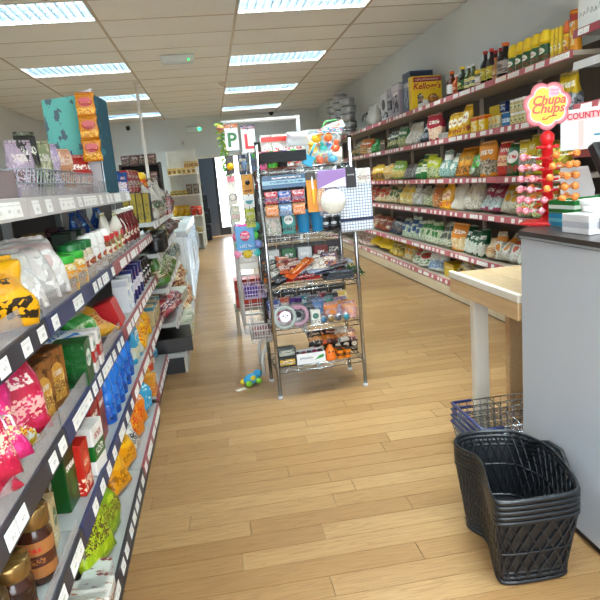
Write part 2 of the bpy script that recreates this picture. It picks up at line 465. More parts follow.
MB().lathe([(.045, 0), (.045, .03), (.02, .045), (0, .046)], 16, M=T(-.05, 0, 0) @ RY(-PI/2)).build('sounder', mat('#7a181c', .4), t)
# ------------------------------------------------------------------ shelving
def shelf_meshes(depth, length, smat, stripmat, rise=None, tilt=.25):
    """local: x from 0 (front) back to depth, y along 0..length, top surface at z=0"""
    sh = MB().box(.004, depth, .002, length-.002, -.028, 0).mesh('shelf', smat)
    H = .042
    st = MB().prism([(-.004, .004), (.004, .006), (.006, -H+.002), (-.010, -H)], .002, length-.002).mesh('price_strip', stripmat)
    return sh, st
def label_mesh(w, h, mark):
    t = MB().box(-.0012, 0, -w/2, w/2, -h/2, h/2)
    return t.mesh('price_label', mark)
def label_mat():
    t = NT('price_card'); g = t.coord(); x, y, z = t.sep(g); v = t.sep(t.vor(t.mapping(g, (1, 9, 4)), 4).outputs['Color'])[0]
    r = t.n('ShaderNodeObjectInfo').outputs['Random']
    zz = t.math('ADD', z, t.math('MULTIPLY', r, .12))
    ins = t.math('MULTIPLY', t.math('MULTIPLY', t.math('GREATER_THAN', zz, .32), t.math('LESS_THAN', zz, .56)), t.math('MULTIPLY', t.math('GREATER_THAN', y, .22), t.math('LESS_THAN', y, .62)))
    ins2 = t.math('MULTIPLY', t.math('GREATER_THAN', z, .74), t.math('LESS_THAN', z, .82))
    f = t.math('MAXIMUM', t.math('MULTIPLY', ins, t.math('GREATER_THAN', v, .4)), t.math('MULTIPLY', ins2, t.math('GREATER_THAN', v, .5)))
    return t.done(t.mix(t.math('MULTIPLY', f, .5), '#e9e7e2', '#4a4848'), .45)
PLAB = label_mat()
CREAM = mat('#b8aa98', .5, 0, .04); GREYSH = mat('#a6a9a6', .4, .1, .04); PINKRED = mat('#b2545a', .4); CHAR = mat('#2b2a31', .4); NAVY = mat('#262f55', .4); BURG = mat('#8c3f42', .4); PALE = mat('#b9b2ae', .45)
lrnd = random.Random(11)
def bay(name, label, side, X, Xback, y0, y1, shelves, strips, smat, back, ztop, base_z, per_m=8, lw=.05, rise=(), upr=None, group=None, dens=.75, setb=None):
    """one bay of shop shelving. side=-1: faces -x (right wall). side=+1: faces +x (left run)."""
    L = y1-y0
    t = thing(name, label, 'shelving', (X, y0, 0), group=group)
    dp = abs(Xback-X)
    sgn = 1 if side < 0 else -1           # local +x runs from the front to the back on the right wall
    bx0, bx1 = sorted((sgn*dp, sgn*(dp+.015)))
    MB().box(bx0, bx1, 0, L, .01, ztop).build('back_panel', back, t)
    for yy in (0, L-.012):
        MB().box(min(sgn*(dp-.03), sgn*dp), max(sgn*(dp-.03), sgn*dp), yy, yy+.012, 0.01, ztop).build('upright', upr or smat, t)
    for k, z in enumerate(shelves):
        strip = strips[k] if isinstance(strips, (list, tuple)) else strips
        off = setb[k] if setb else 0
        sh, st = shelf_meshes(dp-off, L, smat, strip)
        R_ = 0 if side < 0 else PI
        so_ = ob('shelf', sh, t, loc=(sgn*off, 0 if side < 0 else L, z), rot=(0, 0, R_))
        ob('price_strip', st, so_)
        n = int(L*per_m); yy = lrnd.uniform(.01, .06)
        lm_ = label_mesh(lw, .033, PLAB)
        while yy < L-lw-.01:
            if lrnd.random() < dens:
                o = ob('price_label', lm_, so_, loc=(-.0085, yy+lw/2, -.019), rot=(0, .12, 0))
            yy += lrnd.choice((lw+.004, lw+.004, lw+.03, lw+.06)) * (8/per_m if per_m < 8 else 1)
        if k in rise:
            hh = rise[k]
            MB().box(.002, .0045, .01, L-.01, .0, hh).build('clear_riser', clear('#b9b4b6', .38, .2), so_)
    return t
SR = (.155, .44, .825, 1.125, 1.49, 1.845)      # shelf tops on the right wall
RXF, RXB = 2.18, 2.56
kmat = mat('#c9b596', .5)
for k in range(9):
    y0 = 3.45+k
    nm = ('nearest', 'second nearest', 'third nearest', 'fourth nearest', 'fifth nearest', 'sixth nearest', 'seventh nearest', 'eighth nearest', 'farthest')[k]
    b = bay('shelving_bay', '%s full bay of cream wall shelving with red price strips on the right' % nm, -1, RXF, RXB, y0, y0+.998, SR, PINKRED, CREAM, mat('#5e5248', .7), 1.95, .12, group='bays of the right wall shelving')
    MB().box(-.02, .0, .002, .996, .012, .105).build('plinth', kmat, b)
    MB().box(-.012, .004, .002, .996, 0, .012).build('plinth_gap', BLACK, b)
# the bay behind the counter has its shelves at other heights
b = bay('shelving_bay', 'bay of wall shelving with grey metal shelves behind the counter', -1, RXF-.01, RXB, 2.45, 3.42, (.3, .7, 1.0, 1.27, 1.53, 1.765, 1.94), [PINKRED]*5+[PALE, mat('#8a2f36', .4)], GREYSH, mat('#5e5248', .7), 2.2, .1, dens=.3)

SL = (.10, .43, .70, .975, 1.255)               # shelf tops of the left run
LXF, LXB = -.42, -.80
LBACK = mat('#4c423c', .7)
for k, (a, b_) in enumerate(((.45, 1.45), (1.45, 2.45), (2.45, 3.25), (3.25, 4.05))):
    nm = ('nearest', 'second', 'third', 'fourth')[k]
    strip = (CHAR, NAVY, BURG, BURG)[k]
    rise = {0: {1: .035, 2: .055, 3: .06}, 1: {2: .05, 3: .05, 4: .03}, 2: {3: .04, 4: .05}, 3: {3: .03}}[k]
    sl = SL if k < 3 else (.149,)+SL[1:4]
    ss = [strip]*4+[PALE] if k < 3 else [strip]*4
    if k < 2: ss[0] = CHAR
    bb = bay('gondola_shelving', '%s bay of the left shelving with %s price strips' % (nm, ('charcoal', 'navy blue', 'burgundy', 'burgundy')[k]), 1, LXF, LXB, a, b_-.002, sl, ss, GREYSH, LBACK, 1.3, .1, lw=.055, rise=rise, group='bays of the left shelving run', dens=.9)
    if k < 3: MB().box(-.02, .0, .002, b_-a-.004, 0.0, .068).build('plinth', mat('#3a3836', .6), bb)
    else: MB().box(-.05, -.02, .002, b_-a-.004, 0.0, .118).build('plinth', BLACK, bb)
# farther, deeper bays of the left run with white strips
SETB = (0, .04, .08, .10, .10)
SB = (.14, .36, .60, .84, 1.05)
for k, (a, b_) in enumerate(((4.07, 5.05), (5.05, 6.03))):
    nm = ('nearer', 'farther')[k]
    xs = -.29
    bb = bay('gondola_shelving', '%s of the two far left bays with pale strips before the chillers' % nm, 1, xs, LXB, a, b_-.004, SB, PALE, GREYSH, LBACK, 1.45, .1, lw=.06, group='far bays on the left', dens=.35, setb=SETB)
    MB().box(-.02, .0, .002, b_-a-.006, 0.0, .11).build('plinth', mat('#b9b2a6', .6), bb)
    if k == 0: MB().box(-.50, -.021, .002, .02, 0.0, .11).build('end_panel', BLACK, bb)
# ------------------------------------------------------------------ text
def text_mesh(s, size, ext, material, shear=0, bold=0, name='lettering', space=1):
    """lettering in the local x-z plane facing -y, centred"""
    cu = bpy.data.curves.new('txt', 'FONT'); cu.body = s; cu.size = size; cu.extrude = ext; cu.shear = shear; cu.offset = bold
    cu.align_x = 'CENTER'; cu.align_y = 'CENTER'; cu.resolution_u = 3; cu.space_character = space
    o = bpy.data.objects.new('txt', cu); C.objects.link(o)
    dg = bpy.context.evaluated_depsgraph_get(); me = bpy.data.meshes.new_from_object(o.evaluated_get(dg))
    bpy.data.objects.remove(o); bpy.data.curves.remove(cu)
    me.transform(RX(PI/2)); me.materials.clear(); me.materials.append(material); me.name = name
    return me
def squiggle(w, h, material, seed=1, r=None):
    """an unreadable line of print: letter-like strokes in the local x-z plane"""
    q = random.Random(seed); n = max(4, int(w/h*1.3)); b = MB(); r = r or h*.09
    for i in range(n):
        x = -w/2+w*(i+.2)/n; d = w/n*.7; k = q.choice((0, 1, 2))
        top = h/2 if q.random() < .35 else h*.2
        if k == 0: p = [(x, -h*.4), (x, top), (x+d, top*.6), (x+d, -h*.4)]
        elif k == 1: p = [(x+d, h*.15), (x+d*.3, h*.25), (x, 0), (x+d*.4, -h*.4), (x+d, -h*.25)]
        else: p = [(x, top), (x+d*.2, -h*.4), (x+d, -h*.3), (x+d, h*.2)]
        b.tube([(a, 0, c) for a, c in p], r, 4)
    return b.mesh('lettering', material)
def smooth_loop(pts, n=4):
    out = []; N = len(pts)
    for i in range(N):
        p0, p1, p2, p3 = [Vector(pts[(i+k-1) % N]) for k in range(4)]
        for j in range(n):
            t = j/n
            out.append(.5*((2*p1)+(p2-p0)*t+(2*p0-5*p1+4*p2-p3)*t*t+(3*p1-p0-3*p2+p3)*t**3))
    return out

# ------------------------------------------------------------------ counter
def laminate(c, name, r=.35):
    t = NT(name); o = t.coord('Object'); n = t.noise(t.mapping(o, (1, 1, 3)), 2.5, 3)
    a = lin(c); return t.done(t.mix(n, tuple(v*.95 for v in a[:3])+(1,), a), t.math('MULTIPLY_ADD', n, .1, r))
ct = thing('shop_counter', 'pale grey laminate shop counter with dark top at the right', 'counter', (1.08, 2.02, 0))
MB().box(0, .02, -2.7, 0, .03, .972).build('front_panel', laminate('#b9bec6', 'grey_laminate'), ct)
MB().box(.02, .6, -.02, 0, .03, .972).build('end_panel', laminate('#b9bec6', 'grey_laminate'), ct)
MB().box(.02, .6, -2.7, -.02, .03, .06).box(.58, .6, -2.7, -.02, .06, .97).build('carcass', laminate('#a3a7ad', 'grey_carcass'), ct)
MB().box(.012, .58, -2.69, -.012, 0, .03).build('plinth', BLACK, ct)
P = [(-.006, -2.7), (-.006, .006), (.33, .38), (.68, .38), (.68, -2.7)]
n = len(P)
MB().add([(x, y, .972) for x, y in P]+[(x, y, .998) for x, y in P], [list(range(n)), list(range(n, 2*n))]+[(i, (i+1) % n, (i+1) % n+n, i+n) for i in range(n)]).build('worktop', mat('#3b3431', .3), ct)
MB().box(-.0075, -.004, -2.7, .0, .974, .981).build('edge_trim', mat('#8c8f94', .4), ct)

# ------------------------------------------------------------------ wooden table
def wood(c1, c2, name, sc=(3, 30, 30)):
    t = NT(name); o = t.coord('Object'); n = t.noise(t.mapping(o, sc), 2.5, 4, .6); k = t.noise(o, 5, 2)
    c = t.mix(n, c1, c2); return t.done(t.mix(t.math('MULTIPLY', k, .2), c, '#8c7a62'), .6)
PINE = wood('#b48a5a', '#d9b88a', 'bare_pine', (30, 3, 30)); PAINT = wood('#cfc6b6', '#e2dccf', 'whitewashed_pine', (30, 30, 3)); TOPW = wood('#8f7250', '#bfa078', 'worn_table_top', (30, 4, 30))
tb = thing('wooden_table', 'rough wooden table with whitewashed edge and legs beside the counter', 'table', (1.10, 2.05, 0))
for i, (a, b_) in enumerate(((0, .13), (.132, .262), (.264, .394), (.396, .52))):
    MB().bbox(a, b_, 0, .64, .728, .75, .003).build('top_board', TOPW, tb)
MB().bbox(-.022, -.001, -.005, .66, .725, .757, .003).build('edge_batten', PAINT, tb)
MB().bbox(-.02, .002, 0, .655, .655, .724, .003).build('apron', PINE, tb)
MB().bbox(.0, .5, .62, .64, .655, .726, .003).build('apron', PINE, tb)
for x, y in ((.015, .47), (.225, .55), (.44, .02)):
    MB().bbox(x, x+.07, y, y+.045, 0, .727, .004).build('leg', PAINT if x < .1 else PINE, tb)

# ------------------------------------------------------------------ stack of black hand baskets
OUT = smooth_loop([(.735, 1.845, 0), (.76, 1.90, 0), (.82, 1.925, 0), (.90, 1.915, 0), (.97, 1.885, 0), (1.01, 1.80, 0), (1.02, 1.72, 0), (1.00, 1.60, 0), (.97, 1.50, 0), (.935, 1.455, 0), (.82, 1.45, 0), (.72, 1.46, 0), (.70, 1.49, 0), (.725, 1.58, 0), (.757, 1.68, 0), (.765, 1.75, 0), (.745, 1.80, 0)], 4)
CB = Vector((.865, 1.69, 0)); NB = len(OUT)
BKP = mat('#191c20', .32, 0, .1)
def ring_at(sc, z, sx=1.0): return [Vector(((p.x-CB.x)*sc*sx, (p.y-CB.y)*sc, z)) for p in OUT]
def basket_parts(lat):
    H = .24
    rim = MB()
    rr = [ring_at(1.0, H), ring_at(1.012, H-.004), ring_at(1.012, H-.0125), ring_at(.985, H-.0125), ring_at(.955, H-.010), ring_at(.965, H)]
    vs = [v for r in rr for v in r]; K = len(rr)
    rim.add(vs, [(a*NB+i, a*NB+(i+1) % NB, ((a+1) % K)*NB+(i+1) % NB, ((a+1) % K)*NB+i) for a in range(K) for i in range(NB)], True)
    fl = MB(); r0 = ring_at(.80, .004); r1 = ring_at(.80, 0)
    fl.add(r0+r1, [list(range(NB)), list(range(2*NB-1, NB-1, -1))]+[(i, (i+1) % NB, NB+(i+1) % NB, NB+i) for i in range(NB)])
    fl.tube(ring_at(.805, .008), .007, 6, closed=True)
    parts = [('rim', rim.mesh('rim', BKP)), ('floor_plate', fl.mesh('floor_plate', BKP))]
    def wall_pt(s, t):
        i = s*NB; a = int(math.floor(i)) % NB; b_ = (a+1) % NB; f = i-math.floor(i)
        p = OUT[a].lerp(OUT[b_], f); sc = .80+(.985-.80)*t
        return Vector(((p.x-CB.x)*sc, (p.y-CB.y)*sc, .004+t*(H-.012)))
    w = MB()
    if lat:
        N = 44
        for k in range(N):
            for d in (-1, 1): w.tube([wall_pt(k/N+d*t/5*.07, t/5) for t in range(6)], .0034, 5, caps=False)
        for tt in (.0, .5): w.tube([wall_pt(i/NB, tt) for i in range(NB)], .004, 5, closed=True)
        parts.append(('lattice_wall', w.mesh('lattice_wall', BKP)))
    else:
        ra = [wall_pt(i/NB, .02) for i in range(NB)]; rb = [wall_pt(i/NB, 1) for i in range(NB)]
        w.add(ra+rb, [(i, (i+1) % NB, NB+(i+1) % NB, NB+i) for i in range(NB)], True)
        parts.append(('side_wall', w.mesh('side_wall', BKP)))
    hd = MB().tube([Vector((.125, .13, H-.02)), Vector((.165, .07, H+.0)), Vector((.17, -.0, H+.0)), Vector((.135, -.1, H-.02))], .007, 6)
    parts.append(('handle', hd.mesh('handle', BKP)))
    return parts
bl, bs = basket_parts(True), basket_parts(False)
for k, nm in enumerate(('bottom', 'second', 'middle', 'fourth', 'topmost')):
    spawn('shopping_basket', bl if k in (0, 4) else bs, 'black plastic shopping basket, %s of the nested stack by the counter' % nm, 'basket', (CB.x, CB.y, .001+k*.0165), group='nested black shopping baskets')

# wire baskets with blue rims
NVP = mat('#222d63', .35)
def wire_basket():
    H, wx, wy = .16, .19, .15
    g = MB()
    def pt(u, v, t):
        s = .84+.16*t; return Vector((u*wx*s, v*wy*s, t*H))
    for i in range(13):
        u = -1+2*i/12
        g.tube([pt(u, -1, 1), pt(u, -1, 0), pt(u, 1, 0), pt(u, 1, 1)], .0016, 5)
    for i in range(10):
        v = -1+2*i/9
        g.tube([pt(-1, v, 1), pt(-1, v, 0), pt(1, v, 0), pt(1, v, 1)], .0016, 5)
    for t in (.2, .4, .6, .8, 1.0):
        g.tube([pt(-1, -1, t), pt(1, -1, t), pt(1, 1, t), pt(-1, 1, t)], .0018 if t < 1 else .003, 5, closed=True)
    rim = MB().tube([pt(-.55, 1, 1.0), pt(-1, 1, 1.0), pt(-1, -1, 1.0), pt(-.55, -1, 1.0)], .0065, 8)
    hn = MB().tube([pt(-.2, -1, 1.02), pt(-.2, -.6, 1.08), pt(-.2, .6, 1.08), pt(-.2, 1, 1.02)], .003, 6)
    return [('wire_cage', g.mesh('wire_cage', CHROME)), ('end_rim', rim.mesh('end_rim', NVP)), ('handle', hn.mesh('handle', CHROME))]
wbp = wire_basket()
for k, nm in enumerate(('bottom', 'second', 'third', 'top')):
    spawn('wire_basket', wbp, 'chrome wire basket with blue rim, %s of the stack under the table' % nm, 'basket', (1.11+.0015*k, 2.19, .005+k*.027), group='stacked wire baskets')

# ------------------------------------------------------------------ lollipop stand on the counter
RED = mat('#d01c22', .3)
LX, LYY, LZ = 1.27, 2.17, .9985
st = thing('lollipop_stand', 'red plastic lollipop stand with yellow flower sign on the counter', 'display stand', (LX, LYY, LZ), rot=(0, 0, -.35))
MB().lathe([(.105, 0), (.105, .006), (.09, .012), (.03, .018), (.022, .03), (0, .03)], 8, smooth=False).build('base', RED, st)
MB().lathe([(.020, .02), (.020, .30), (.026, .305), (.026, .33), (.012, .345), (0, .346)], 12).build('column', RED, st)
tierz = [.045, .085, .125, .165, .205, .245, .285]
tier = MB()
for k in range(8):
    a = 2*PI*k/8; tier.tube([Vector((.018*math.cos(a), .018*math.sin(a), 0)), Vector((.040*math.cos(a), .040*math.sin(a), .002))], .0065, 6)
tier.lathe([(.020, -.006), (.030, -.004), (.030, .004), (.020, .006)], 12, caps=False)
tme = tier.mesh('holder_tier', RED)
for z in tierz: ob('holder_tier', tme, st, loc=(0, 0, z))
def flower(r, amp, n=8, N=96, ph=0): return [((r+amp*abs(math.cos(n/2*(2*PI*i/N+ph)))**.8)*math.sin(2*PI*i/N), (r+amp*abs(math.cos(n/2*(2*PI*i/N+ph)))**.8)*math.cos(2*PI*i/N)) for i in range(N)]
sg = Matrix.Translation((0, 0, .435))
def flat(name, pts, y0, y1, m_, par):
    return MB().prism(pts, y0, y1, M=sg).build(name, m_, par)
sp = ob('flower_sign', None, st, rot=(0, 0, -.05))
sp2 = flat('flower_sign', flower(.074, .014, 7, ph=.45), -.002, .003, mat('#b0414b', .4), st); bpy.data.objects.remove(sp)
sp2.rotation_euler = (0, 0, .12)
flat('pink_ring', flower(.069, .012, 7, ph=.45), -.0035, -.0021, mat('#cb727a', .4), sp2)
flat('white_ring', flower(.062, .011, 7, ph=.45), -.005, -.0036, mat('#e9dfcc', .4), sp2)
flat('yellow_face', flower(.058, .0105, 7, ph=.45), -.0065, -.0051, mat('#e6be0c', .4), sp2)
flat('corner_badge', [(.004, .028), (.040, .034), (.045, .055), (.028, .066), (.004, .060)], -.008, -.0066, mat('#e9a8b8', .4), sp2)
LR = mat('#bf3412', .4)
for tx, z, dx in (('Chupa', .451, .003), ('Chups', .421, -.001)):
    me = text_mesh(tx, .046, .0006, LR, shear=.3, bold=.0011); ob('lettering', me, sp2, loc=(dx, -.0075, z+.003))
MB().tube([(-.012, -.0076, .396), (-.02, -.0076, .388), (-.008, -.0076, .385), (.006, -.0076, .396), (.032, -.0076, .398)], .0022, 6).build('lettering_swash', LR, sp2)
for zz in (.042, .054): ob('badge_lettering', squiggle(.03, .008, mat('#b8406a', .4), 5), sp2, loc=(.025, -.0085, zz+.435))
stick = MB().tube([(0, 0, 0), (.062, 0, 0)], .0022, 6).mesh('stick', mat('#f3efe8', .4))
def candy(c1, c2):
    t = NT('candy_wrap'); g = t.coord(); v = t.sep(t.vor(g, 5).outputs['Color'])[0]
    return t.done(t.mix(t.math('GREATER_THAN', v, .55), c1, c2), .25)
def candy_mesh(m_):
    return MB().ball((.072, 0, 0), .0135, 12, 8).lathe([(.010, 0), (.004, .006), (.008, .016)], 8, M=T(.060, 0, 0) @ RY(-PI/2), caps=False).mesh('candy', m_)
cm = [('pink', candy_mesh(candy('#dd7c94', '#e8a8a8'))), ('orange', candy_mesh(candy('#e07c34', '#e89c54')))]
cnt = 0
for ti, z in enumerate(tierz[:6]):
    for k in range(10):
        if (ti >= 3 and k in (3,)) or (ti == 5 and k % 2): continue
        a = 2*PI*k/10+.2+.1*ti
        left = math.cos(a) < -.55
        ci = 0 if left else 1
        side = 'left' if left else 'right'
        spawn('lollipop', [('stick', stick), ('candy', cm[ci][1])], '%s wrapped lollipop pointing %s in tier %s of the red stand' % (cm[ci][0], ('right', 'right and back', 'back and right', 'back and left', 'left and back', 'left', 'left and front', 'front and left', 'front and right', 'right and front')[int(round((a % (2*PI))/(2*PI)*10)) % 10], ('one', 'two', 'three', 'four', 'five', 'six')[ti]), 'lollipop',
              (LX+.030*math.cos(a), LYY+.030*math.sin(a), LZ+z+.006), (0, -.06, a), group='%s lollipops in tier %d of the stand' % (cm[ci][0], ti+1))
# other things on the counter
t = tag(MB().bbox(-.13, .13, -.07, .07, 0, .062, .002).build('carton', pk('stripe', '#e6e4e4', '#c9c9cf', '#5a5f86')), 'flat white carton with barcode lying on the counter', 'box'); t.location = (1.275, 1.80, .9985); t.rotation_euler = (0, 0, .04)
bc = MB()
for i in range(16):
    w = (.0012, .0022, .0016, .003)[i % 4]; bc.box(-.10+.005*i, -.10+.005*i+w, -.0712, -.0702, .014, .05)
bc.build('barcode', mat('#2a2a2c', .5), t)
ob('lettering', squiggle(.06, .022, mat('#39406e', .5), 9), t, loc=(.06, -.0706, .03))
t = thing('plastic_tub', 'round white plastic tub with lid on the white carton', 'tub', (1.235, 1.82, 1.0615))
MB().lathe([(.042, 0), (.046, .025), (0, .025)], 24).build('body', mat('#eeece8', .35), t)
MB().lathe([(.049, .0255), (.049, .038), (.045, .041), (0, .041)], 24).build('lid', mat('#f6f4f0', .3), t)
def tray(name, lab, loc, c, c2, txt):
    t = thing(name, lab, 'box', loc, rot=(0, 0, .05)); m_ = pk('stripe', c, c2, '#ffffff')
    MB().box(-.13, .13, -.075, .075, 0, .003).build('tray_floor', m_, t)
    for (a, b_, c_, d_) in ((-.13, .13, -.075, -.072), (-.13, .13, .072, .075), (-.13, -.127, -.072, .072), (.127, .13, -.072, .072)):
        MB().box(a, b_, c_, d_, .003, .045).build('tray_side', m_, t)
    for k in range(6):
        MB().bbox(-.12+.04*k, -.083+.04*k, -.068, .068, .0035, .034, .003).build('pack', pk('plain', c2, '#ffffff'), t)
    ob('lettering', squiggle(.11, .02, mat('#f4f8f2', .5), txt), t, loc=(-.05, -.0757, .022))
    return t
tray('snack_tray', 'teal blue cardboard tray of packs under the green tray on counter', (1.36, 2.02, .9985+.025), '#1f9ec4', '#7fd0de', 3).location.z = .9985
tray('snack_tray', 'green cardboard tray of packs on top of the teal tray', (1.36, 2.02, 1.046), '#1c8a3c', '#e2ece2', 4)
t = thing('till_terminal', 'black till terminal with a screen at the right frame edge', 'terminal', (1.50, 2.08, .9985), rot=(0, 0, .25))
MB().bbox(-.06, .06, -.06, .06, 0, .012, .003).build('foot', BLACK, t)
MB().bbox(-.02, .02, -.02, .02, .012, .19, .004).build('stem', BLACK, t)
MB().bbox(-.12, .14, -.03, .012, .16, .285, .008, M=T(0, 0, .22) @ RX(-.5) @ T(0, 0, -.22)).build('head', BLACK, t)
MB().bbox(-.09, .12, -.035, -.0305, .18, .265, .001, M=T(0, 0, .22) @ RX(-.5) @ T(0, 0, -.22)).build('screen', mat('#a8b0a6', .2), t)
t = tag(MB().prism([(-.06, 0), (.06, 0), (.075, .1), (.05, .2), (-.06, .2)], 0, .003).build('card_sheet', mat('#cfc9c6', .6)), 'pale grey card sheet standing behind the lollipop stand', 'card'); t.location = (1.50, 2.34, .9985); t.rotation_euler = (-.1, 0, -.3)
MB().box(-.05, .05, -.001, .02, 0, .008).build('stand_foot', mat('#cfc9c6', .6), t)
# near wall bay behind the counter
t = tag(MB().bbox(-.17, .17, -.07, .07, 0, .225, .003).build('carton', mat('#e6e4e2', .5)), 'white carton with red COUNTY lettering on the shelf behind the counter', 'box'); t.location = (2.185, 3.235, 1.2715); t.rotation_euler = (0, 0, -PI/2+.5)
ob('red_band', MB().box(-.13, .17, -.0716, -.0702, .165, .205).mesh('red_band', mat('#e7b9bb', .5)), t)
ob('lettering', text_mesh('COUNTY', .046, .0004, mat('#d23a44', .5), bold=.0012), t, loc=(-.03, -.0722, .185))
MB().box(-.06, -.03, -.0716, -.0702, .01, .16).build('pink_stripe', mat('#ecc9c6', .5), t)
MB().box(.03, .17, -.0716, -.0702, .07, .08).build('blue_stripe', mat('#3f8fae', .5), t)
t = tag(MB().bbox(-.26, .26, -.16, .16, 0, .26, .004).build('carton', mat('#d9d8d4', .55)), 'large white carton with handwriting on the highest shelf at right', 'box'); t.location = (2.345, 3.15, 1.9415); t.rotation_euler = (0, 0, -PI/2)
mk = MB()
r_ = random.Random(4)
for i in range(7):
    x = -.24+.035*i; mk.tube([(x, -.1612, .06+.012*r_.random()), (x+.01, -.1612, .085+.02*r_.random()), (x+.022, -.1612, .06+.02*r_.random())], .0012, 4)
mk.tube([(.02, -.1612, .11), (.05, -.1612, .15), (.09, -.1612, .13), (.12, -.1612, .17)], .0014, 4)
mk.build('handwriting', mat('#4a4a52', .6), t)
MB().box(-.26, .26, -.1615, -.1602, .215, .245).build('red_band', mat('#a5464c', .5), t)
t = spawn('cleaner_bag', [('body', MB().ball((0, 0, .0745), .09, 14, 10, (.75, .5, .82)).mesh('body', pk('stripe', '#e2c01e', '#1f7f7a', '#ffffff'))), ('seal', MB().box(-.04, .04, -.003, .003, .145, .16).mesh('seal', mat('#e2c01e', .4)))], 'yellow and teal pack on the grey shelf at the right frame edge', 'pack', (2.25, 3.12, 1.7665), (0, 0, -PI/2))
# ------------------------------------------------------------------ goods
_geo = {}
def bag_mesh(w, h, d, m_, var=0, pillow=False):
    q = random.Random(var*17+3); b = MB(); n, K = 18, 11
    ph = [q.uniform(0, 6.28) for _ in range(6)]
    for j in range(K+1):
        v = j/K
        if pillow: tv = max(.05, math.sin(PI*min(max(v, .02), .98))**.55); wv = 1-.05*math.sin(PI*v)
        else: tv = max(.05, (1-v**2.4)**.8)*(.86+.14*min(1, v*6)); wv = .93+.07*math.sin(PI*v*.8)
        if j == K: tv = .05
        for i in range(n):
            a = 2*PI*i/n; ca, sa = math.cos(a), math.sin(a)
            x = w/2*wv*math.copysign(abs(ca)**.55, ca); y = d/2*tv*math.copysign(abs(sa)**.8, sa)
            y += d*.10*tv*math.sin(7*v+ph[0]+2*ca)+d*.07*tv*math.sin(5*x/w*2+9*v+ph[1])
            x += w*.025*math.sin(9*v+ph[2]+(0 if ca > 0 else 2))
            z = h*v+h*.012*math.sin(4*ca+ph[3])*(v > .6)
            y += d*.25*v*v*math.sin(ph[4])
            b.v.append((x, y, z))
    for j in range(K):
        for i in range(n):
            k = (i+1) % n; b.f.append([j*n+i, j*n+k, (j+1)*n+k, (j+1)*n+i]); b.sm.append(True); b.mi.append(0)
    for r, rev in ((0, 1), (K, 0)):
        f = [r*n+i for i in range(n)]; b.f.append(f[::-1] if rev else f); b.sm.append(False); b.mi.append(0)
    zmin = min(v[2] for v in b.v)
    topy = sum(b.v[K*n+i][1] for i in range(n))/n
    me = b.mesh('body', m_)
    s = MB(); N = 12; sw = w*.46
    vs = []
    for k in range(N+1):
        x = -sw+2*sw*k/N; dy = .0025*(-1)**k
        vs += [(x, topy+dy-.001, h*.985), (x, topy+dy-.001, h*1.06), (x, topy+dy+.001, h*1.06), (x, topy+dy+.001, h*.985)]
    fs = []
    for k in range(N):
        for e in range(4): fs.append((4*k+e, 4*k+(e+1) % 4, 4*k+4+(e+1) % 4, 4*k+4+e))
    fs += [(0, 1, 2, 3), (4*N, 4*N+1, 4*N+2, 4*N+3)]
    s.add(vs, fs)
    return [('body', me), ('seal', s.mesh('seal', m_))]
def box_mesh(w, h, d, m_, var=0):
    me = MB().bbox(-w/2, w/2, -d/2, d/2, 0, h, min(.0025, w*.04)).mesh('body', m_)
    fl = MB().bbox(-w/2+.002, w/2-.002, -d/2-.0012, d/2-.002, h*.998, h+.0022, .0008).mesh('lid_flap', m_)
    return [('body', me), ('lid_flap', fl)]
def lathe_parts(prof, cap, lab, mb_, mc_, ml_, n=18):
    p = [('body', MB().lathe(prof, n).mesh('body', mb_)), ('cap', MB().lathe(cap, n).mesh('cap', mc_))]
    if lab: p.append(('label', MB().lathe(lab, n, caps=False).mesh('label', ml_)))
    return p
def bottle(w, h, d, ms, var=0):
    r = w/2
    return lathe_parts([(r*.92, 0), (r, h*.02), (r, h*.55), (r*.85, h*.64), (r*.38, h*.76), (r*.34, h*.9), (r*.34, h*.93)],
                       [(r*.44, h*.9), (r*.44, h*.99), (r*.36, h), (0, h)], [(r*1.02, h*.12), (r*1.02, h*.48)], *ms)
def squeeze(w, h, d, ms, var=0):
    r = w/2
    return lathe_parts([(r*.9, 0), (r, h*.03), (r*.98, h*.45), (r*.86, h*.6), (r*.6, h*.7)],
                       [(r*.88, h*.62), (r*.95, h*.7), (r*.86, h*.86), (r*.62, h*.97), (r*.5, h), (0, h)], [(r*1.02, h*.06), (r*1.01, h*.44), (r*.9, h*.56)], *ms)
def jar(w, h, d, ms, var=0):
    r = w/2
    return lathe_parts([(r*.93, 0), (r, h*.04), (r, h*.68), (r*.9, h*.76), (r*.84, h*.8)],
                       [(r*.92, h*.79), (r*.94, h*.81), (r*.94, h*.97), (r*.88, h), (0, h)], [(r*1.015, h*.14), (r*1.015, h*.6)], *ms)
def can(w, h, d, ms, var=0):
    r = w/2
    return lathe_parts([(r*.95, 0), (r, h*.03), (r, h*.97)], [(r*1.01, h*.96), (r*1.01, h*.995), (r*.9, h), (0, h*.985)], [(r*1.012, h*.05), (r*1.012, h*.94)], *ms)
KM = dict(bottle=bottle, squeeze=squeeze, jar=jar, can=can)
KN = dict(bag='bag', pillow='snack_pack', box='box', bottle='bottle', squeeze='bottle', jar='jar', can='can')
grnd = random.Random(21)
def make(kind, w, h, d, m_, var=0):
    if kind == 'bag': return bag_mesh(w, h, d, m_, var)
    if kind == 'pillow': return bag_mesh(w, h, d, m_, var, True)
    if kind == 'box': return box_mesh(w, h, d, m_, var)
    return KM[kind](w, h, d, m_, var)
ORD = ('first', 'second', 'third', 'fourth', 'fifth', 'sixth', 'seventh', 'eighth')
